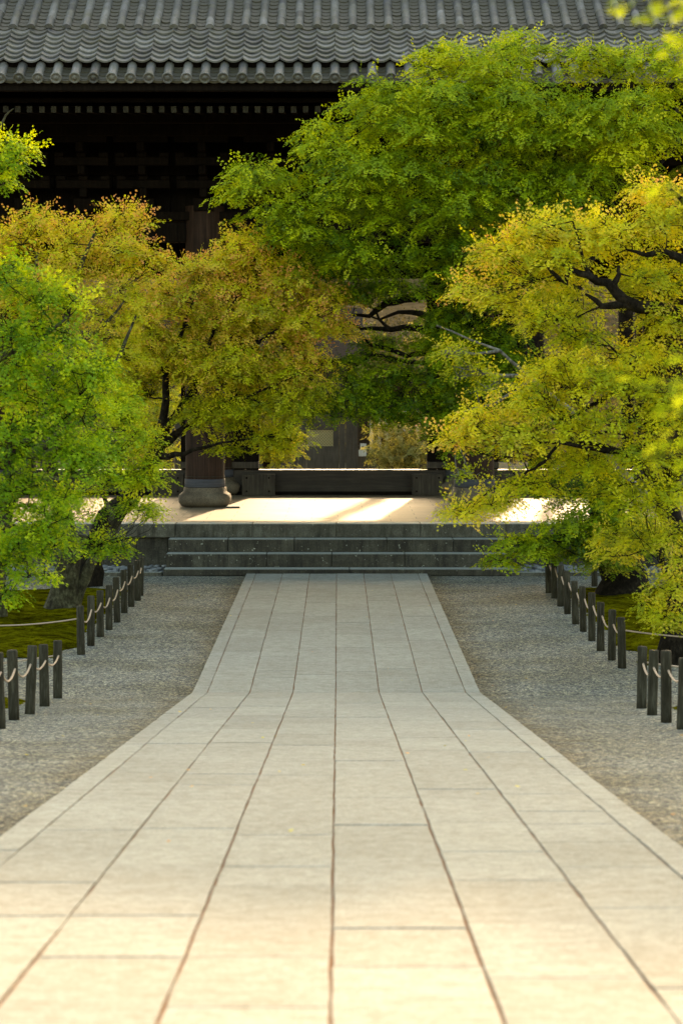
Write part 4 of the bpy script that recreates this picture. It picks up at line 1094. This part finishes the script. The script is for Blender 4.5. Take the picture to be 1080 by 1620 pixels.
# 6 small pale lichen maple in the gap
build_tree('maple_tree', 'pale half bare maple with grey lichened twigs between the two right maples', (4.9, 33.8, 0),
    [[(4.9, 33.8, -0.1, 0.12), (4.7, 33.8, 1.3, 0.06), (900, 650, 33.5, 0.035), (840, 600, 33.3, 0.026), (790, 555, 33.2, 0.02), (740, 535, 33.2, 0.014), (690, 515, 33.2, 0.012)],
     [(840, 600, 33.3, 0.028), (770, 590, 33.2, 0.025), (720, 600, 33.2, 0.012)],
     [(790, 555, 33.2, 0.025), (750, 560, 33.1, 0.018), (705, 555, 33.1, 0.01)],
     [(840, 600, 33.3, 0.025), (780, 640, 33.2, 0.02), (735, 650, 33.2, 0.01)]],
    [(715, 555, 33.1, 28, 16, 0.4, 6, 0.6, 0.08), (740, 585, 33.1, 35, 18, 0.4, 6, 0.5, 0.05), (780, 610, 33.1, 40, 25, 0.5, 6, 0.5, 0.05), (740, 745, 33.2, 28, 10, 0.3, 3, 0.3, 0.0)],
    LF_YELLOW, BARK_G, leaf=0.056, seed=77, dens=0.55)

# garden trees beyond the gate
build_tree('garden_tree', 'pale sunlit olive tree seen through the gate opening', (2.0, 68, 0),
    [[(2.0, 68, -0.1, 0.16), (2.0, 68, 1.0, 0.12), (640, 690, 68, 0.07), (620, 665, 68, 0.03)], [(2.0, 68, 1.0, 0.08), (660, 700, 68, 0.05), (680, 670, 68, 0.03)]],
    [(685, 510, 68, 30, 40, 0.8, 10, 0.6, 0.0), (625, 690, 68, 42, 38, 0.9, 32, 0.6, 0.0), (660, 720, 67.5, 35, 25, 0.9, 20, 0.5, 0), (610, 725, 67.5, 30, 18, 0.7, 12, 0.5, 0), (690, 690, 68, 40, 50, 0.9, 16, 0.5, 0)],
    LF_PALE, BARK, leaf=0.10, seed=88, dens=1.0, tmpl=LT3, pad_r=(0.3, 0.55), group='garden trees beyond the gate')
build_tree('garden_tree', 'bright green maple beyond the threshold, right of the left gate column', (-1.7, 64, 0),
    [[(-1.9, 64, -0.1, 0.14), (-1.9, 64, 1.0, 0.10), (430, 690, 64, 0.06), (450, 660, 64, 0.02)]],
    [(440, 715, 64, 40, 28, 0.8, 26, 0.75, 0.05), (410, 690, 64, 40, 35, 0.8, 16, 0.7, 0.03), (455, 690, 64, 24, 22, 0.6, 8, 0.6, 0.02), (420, 640, 64, 50, 35, 0.9, 12, 0.6, 0)],
    LF_BG, BARK, leaf=0.095, seed=89, dens=1.0, tmpl=LT3, group='garden trees beyond the gate')
build_tree('garden_tree', 'bright green maple beyond the gate, left of the left column', (-5.0, 66, 0),
    [[(-5.0, 66, -0.1, 0.14), (-5.0, 66, 1.0, 0.10), (240, 700, 66, 0.06), (250, 640, 66, 0.02)]],
    [(245, 710, 66, 50, 32, 0.9, 26, 0.8, 0.03), (215, 660, 66, 60, 45, 1.0, 20, 0.7, 0.03), (270, 640, 66, 50, 40, 1.0, 14, 0.6, 0)],
    LF_BG, BARK, leaf=0.10, seed=90, dens=1.0, tmpl=LT3, group='garden trees beyond the gate')

def tall_tree(x, y, h, seed, label):  # unseen tree, added only to cast shade on the path
    rng = np.random.default_rng(seed)
    root = empty('added_shade_tree', (x, y, 0)); tag(root, label, 'tree', 'unseen shade trees added behind the gate')
    tr_ = [[(Vector((x + 0.1 * math.sin(z), y, z)), 0.32 * (1 - z / h * 0.9)) for z in np.linspace(-0.1, h - 0.5, 14)]]
    P, S = [], []
    for _ in range(95):
        z = rng.uniform(13.5, h); r = min(1.5, (h - z) * 0.8 + 0.35); a = rng.uniform(0, 6.28)
        c = np.array([x + r * math.cos(a) * rng.random() ** 0.5, y + r * math.sin(a) * 0.6, z])
        tr_.append([(Vector((x, y, z - 0.2)), 0.05), (Vector(c), 0.015)])
        P.append(c + rng.normal(size=(55, 3)) * np.array([0.5, 0.4, 0.22]))
    P = np.concatenate(P); n = len(P)
    tn = np.stack([rng.random(n) * 0.6, np.zeros(n), rng.random(n)], 1)
    link('crown', leaves_mesh('crown', P, rng.normal(size=(n, 3)), rng.normal(size=(n, 3)), rng.uniform(0.30, 0.50, n), tn, LT3), LF_BIG, root)
    link('trunk', tubes_mesh('trunk', tr_, 6), BARK, root)
for i_, (x, y, h) in enumerate([(3.0, 70, 23.0), (4.4, 72, 24.2), (5.8, 70, 23.2), (7.2, 73, 25.0), (8.6, 71, 24.6), (-9.5, 72, 24)]):
    tall_tree(x, y, h, 200 + i_, 'unseen tall dark tree added behind the gate to shade the path')

# hillside wood far behind: one mass
V, F = [], []
hx = np.linspace(-90, 90, 60); hy = np.linspace(95, 180, 30)
for y in hy:
    for x in hx:
        t = (y - 95) / 85
        V.append((x, y, -0.2 + 15 * t ** 0.9 + 1.2 * mnoise.noise(Vector((x * 0.06, y * 0.06, 0)))))
i = np.arange(29)[:, None] * 60; j = np.arange(59)[None, :]
F = np.stack([i + j, i + j + 1, i + 60 + j + 1, i + 60 + j], -1).reshape(-1, 4)
o = link('hillside', np_mesh('hillside', np.array(V), F), m_plain('hill_soil', (0.07, 0.055, 0.03), 0.95, 0.8, 0.4)); o['kind'] = 'structure'
nw = 40000
rng = np.random.default_rng(5)
cx = rng.uniform(-16, 16, 260); cy = rng.uniform(90, 125, 260); cz = (cy - 92) * 0.14 + rng.uniform(0.3, 3.5, 260); cr = rng.uniform(0.7, 1.7, 260); ct = rng.random(260)
ci = rng.integers(0, 260, nw)
d = unit(rng.normal(size=(nw, 3))) * (rng.random((nw, 1)) ** 0.3)
P = np.stack([cx[ci], cy[ci], cz[ci]], 1) + d * cr[ci][:, None] * np.array([1, 1, 0.8])
tn = np.stack([np.clip(ct[ci] + rng.normal(size=nw) * 0.15, 0, 1), 0.0 + 0.35 * (ct[ci] > 0.6) * rng.random(nw), rng.random(nw)], 1)
o = link('hillside_wood', leaves_mesh('hillside_wood', P, rng.normal(size=(nw, 3)), rng.normal(size=(nw, 3)) + np.array([0, 0, 0.8]), rng.uniform(0.18, 0.32, nw), tn, LT3), m_leaf('dry_wood_leaf', (0.03, 0.028, 0.012), (0.12, 0.10, 0.045), (0.24, 0.23, 0.05), orange=(0.20, 0.13, 0.09)))
tag(o, 'tan and olive woodland rising on the slope far behind the gate', 'woodland', kind='stuff')

# ------------------------------------------------------------------ the hall in the garden behind
hall = empty('garden_hall', at(520, 760, 76).xy.to_3d())
tag(hall, 'dim brown timber hall with a lattice window seen through the gate', 'building')
HW = m_wood('brown_hall_wood', (0.05, 0.04, 0.028), (0.085, 0.068, 0.048), (0.12, 0.10, 0.07))
PL = m_plain('pale_plaster', (0.55, 0.52, 0.44), 0.8)
def Hx(px): return (px - VPX) * 76 / FPX
def Hz(py): return CAMZ - (py - HOR) * 76 / FPX
xs = np.linspace(-7.5, Hx(485), 26)
for a, b in zip(xs[:-1], xs[1:]): beam('wall_board', a, b - 0.01, 76.0, 76.1, 0, 4.2, HW, hall, 0.004)
xs = np.linspace(Hx(527), Hx(566), 5)
for a, b in zip(xs[:-1], xs[1:]): beam('wall_board', a, b - 0.01, 76.0, 76.1, 0, 4.2, HW, hall, 0.004)
beam('wall_board', Hx(485), Hx(527), 76.0, 76.1, 0, Hz(706), HW, hall, 0.004)
beam('wall_board', Hx(485), Hx(527), 76.0, 76.1, Hz(680), 4.2, HW, hall, 0.004)
win = empty('lattice_window', (Hx(506), 76.02, Hz(693)), hall)
lm_ = MB()
w0, w1, h0, h1 = Hx(485), Hx(527), Hz(706), Hz(680)
nd = 9
for i in range(-6, nd + 6):
    for sgn in (1, -1):
        xa = w0 + (w1 - w0) * i / nd
        a = Vector((xa, 0, h0)); b = Vector((xa + sgn * (h1 - h0), 0, h1))
        # clip to the window
        def cl(p, q):
            if p.x < w0:
                t = (w0 - p.x) / (q.x - p.x) if q.x != p.x else 2
                return p.lerp(q, t) if 0 <= t <= 1 else None
            if p.x > w1:
                t = (w1 - p.x) / (q.x - p.x) if q.x != p.x else 2
                return p.lerp(q, t) if 0 <= t <= 1 else None
            return p
        pa, pb = cl(a, b), cl(b, a)
        if pa is None or pb is None or (pa - pb).length < 0.03: continue
        dd_ = (pb - pa).normalized(); nn = Vector((-dd_.z, 0, dd_.x)) * 0.014
        y_ = 76.03 if sgn > 0 else 76.05
        q = [pa + nn, pa - nn, pb - nn, pb + nn]
        vs = [(p.x, y_, p.z) for p in q] + [(p.x, y_ + 0.018, p.z) for p in q]
        lm_.add(vs, [(0, 1, 2, 3), (7, 6, 5, 4), (0, 4, 5, 1), (1, 5, 6, 2), (2, 6, 7, 3), (3, 7, 4, 0)])
link('lattice', lm_.mesh('lattice'), m_plain('straw_lattice', (0.50, 0.42, 0.20), 0.8), win)
beam('back_panel', w0, w1, 76.4, 76.42, h0 - 0.1, h1 + 0.1, m_plain('dark_window_back', (0.06, 0.05, 0.025), 0.8), win, 0)
mb = MB(); slope = [(-8.2, 75.2, 3.9), (Hx(575), 75.2, 3.9), (Hx(575), 79, 5.6), (-8.2, 79, 5.6)]
mb.add(slope + [(x, y, z - 0.15) for x, y, z in slope], [(0, 1, 2, 3), (4, 7, 6, 5), (0, 4, 5, 1), (1, 5, 6, 2), (2, 6, 7, 3), (3, 7, 4, 0)])
link('roof', mb.mesh('roof'), DARKWOOD, hall)
# notice boards and far shed with pale posts
nbd = empty('notice_board', (Hx(573), 75.6, 0)); tag(nbd, 'pale blank notice board standing at the right end of the brown hall', 'notice board')
beam('panel', Hx(567), Hx(579), 75.5, 75.54, Hz(721), Hz(711), PL, nbd, 0.003); beam('panel', Hx(569.5), Hx(579), 75.56, 75.6, Hz(712), Hz(701), PL, nbd, 0.003)
beam('post', Hx(572), Hx(574), 75.545, 75.558, 0, Hz(705), HW, nbd, 0)
shed = empty('garden_shed', (Hx(590), 80, 0)); tag(shed, 'dark open shed with pale posts behind the pale olive tree', 'shed')
beam('back_wall', 0.4, 3.4, 81, 81.1, 0, 3.3, HW, shed)
for q in (587, 600, 611, 640, 660): beam('post', (q - VPX) * 80 / FPX - 0.05, (q - VPX) * 80 / FPX + 0.05, 80, 80.1, 0.9, 2.2, PL, shed, 0.005)
for q in range(12): beam('slat', 0.4, 3.4, 80.5, 80.53, 0.95 + q * 0.11, 1.0 + q * 0.11, FOOTWOOD, shed, 0.0)
beam('roof', 0.2, 3.6, 79.7, 81.4, 2.9, 3.1, m_plain('brown_shed_roof', (0.05, 0.035, 0.02), 0.95), shed)

# ------------------------------------------------------------------ out-of-focus maple close on the right
fg = empty('foreground_maple', (2.3, 5.6, gz(5.6)))
tag(fg, 'blurred yellow green maple sprays hanging in from the right, very near', 'tree')
ft = [[(Vector((2.3, 5.6, gz(5.6) - 0.05)), 0.10), (Vector((2.25, 5.6, 2.6)), 0.07), (Vector((2.1, 5.5, 3.4)), 0.055), (Vector((1.9, 5.4, 4.2)), 0.03), (Vector((1.5, 5.2, 4.5)), 0.012)]]
lfm = bpy.data.meshes.new('leaf')
Lv = [tuple(v) for v in LT5]; lfm.from_pydata(Lv, [], [(i, i+1, i+2) for i in range(0, 15, 3)]); lfm.update()
FGA = m_plain('near_yellow_leaf', (0.36, 0.47, 0.01), 0.95, 4, 0.2)
nt = FGA.node_tree; pb = nt.nodes['Principled BSDF']
tr = N(nt, 'ShaderNodeBsdfTranslucent'); tr.inputs[0].default_value = (0.50, 0.56, 0.015, 1)
ms = N(nt, 'ShaderNodeMixShader'); ms.inputs[0].default_value = 0.5
L(nt, pb.outputs[0], ms.inputs[1]); L(nt, tr.outputs[0], ms.inputs[2]); L(nt, ms.outputs[0], nt.nodes['Material Output'].inputs[0])
ends = [((970, 20, 5.2), (1200, -40, 5.4)), ((1010, 30, 5.1), (1200, -20, 5.4)), ((1050, 15, 5.3), (1250, 0, 5.4)), ((1060, 60, 5.1), (1250, 60, 5.4)), ((1055, 95, 5.2), (1250, 90, 5.4)),
        ((1050, 300, 5.3), (1300, 320, 5.5)), ((1075, 270, 5.2), (1300, 300, 5.5)), ((1040, 600, 5.2), (1300, 640, 5.5)), ((1060, 560, 5.3), (1300, 600, 5.5)),
        ((1020, 725, 5.0), (1300, 690, 5.4)), ((1035, 690, 5.1), (1300, 680, 5.4)), ((1040, 655, 5.2), (1300, 660, 5.4)), ((1070, 700, 5.2), (1300, 700, 5.4)), ((1000, 610, 5.4), (1300, 640, 5.5))]
for (tip, bs_) in ends:
    a, b = at(*bs_), at(*tip)
    hub = Vector((2.15, 5.55, min(3.9, a.z + 0.1)))
    ft.append([(hub, 0.02), (hub.lerp(a, 0.5) + Vector((0, 0, 0.05)), 0.012), (a, 0.008), (a.lerp(b, 0.5), 0.004), (b, 0.0015)])
    for q in range(11):
        t = 1 - q * 0.05
        p = a.lerp(b, t) + Vector((jit(0.03), jit(0.05), jit(0.022)))
        o = bpy.data.objects.new('leaf', lfm); COL.objects.link(o)
        if not lfm.materials: lfm.materials.append(FGA)
        o.location = p; s = random.uniform(0.05, 0.072); o.scale = (s, s, s)
        o.rotation_euler = (random.uniform(-0.9, 0.4), random.uniform(-0.6, 0.6), random.uniform(0.6, 2.6))
        o.parent = fg; o.matrix_parent_inverse = Matrix.Translation(parent_world(fg)).inverted()
link('trunk', tubes_mesh('trunk', ft, 8, 0.03), BARK, fg)

# a few fallen leaves on gravel and paving
rng = np.random.default_rng(12)
nf = 90
P = np.array([[rng.choice([-1, 1]) * rng.uniform(0.2, 3.0), rng.uniform(9, 40), 0] for _ in range(nf)])
P[:, 2] = [gz(y) + (0.042 if -1.55 < x < 1.52 else 0.012) for x, y, _ in P]
P[:, 0] += 0.0
tn = np.stack([rng.random(nf), rng.random(nf) * 0.8, rng.random(nf)], 1)
D = rng.normal(size=(nf, 3)); D[:, 2] *= 0.1
U = rng.normal(size=(nf, 3)) * 0.2; U[:, 2] = 1
o = link('fallen_leaves', leaves_mesh('fallen_leaves', P, D, U, rng.uniform(0.03, 0.055, nf), tn, LT5), LF_ORANGE)
tag(o, 'sparse small fallen maple leaves scattered over gravel and paving', 'leaves', kind='stuff')
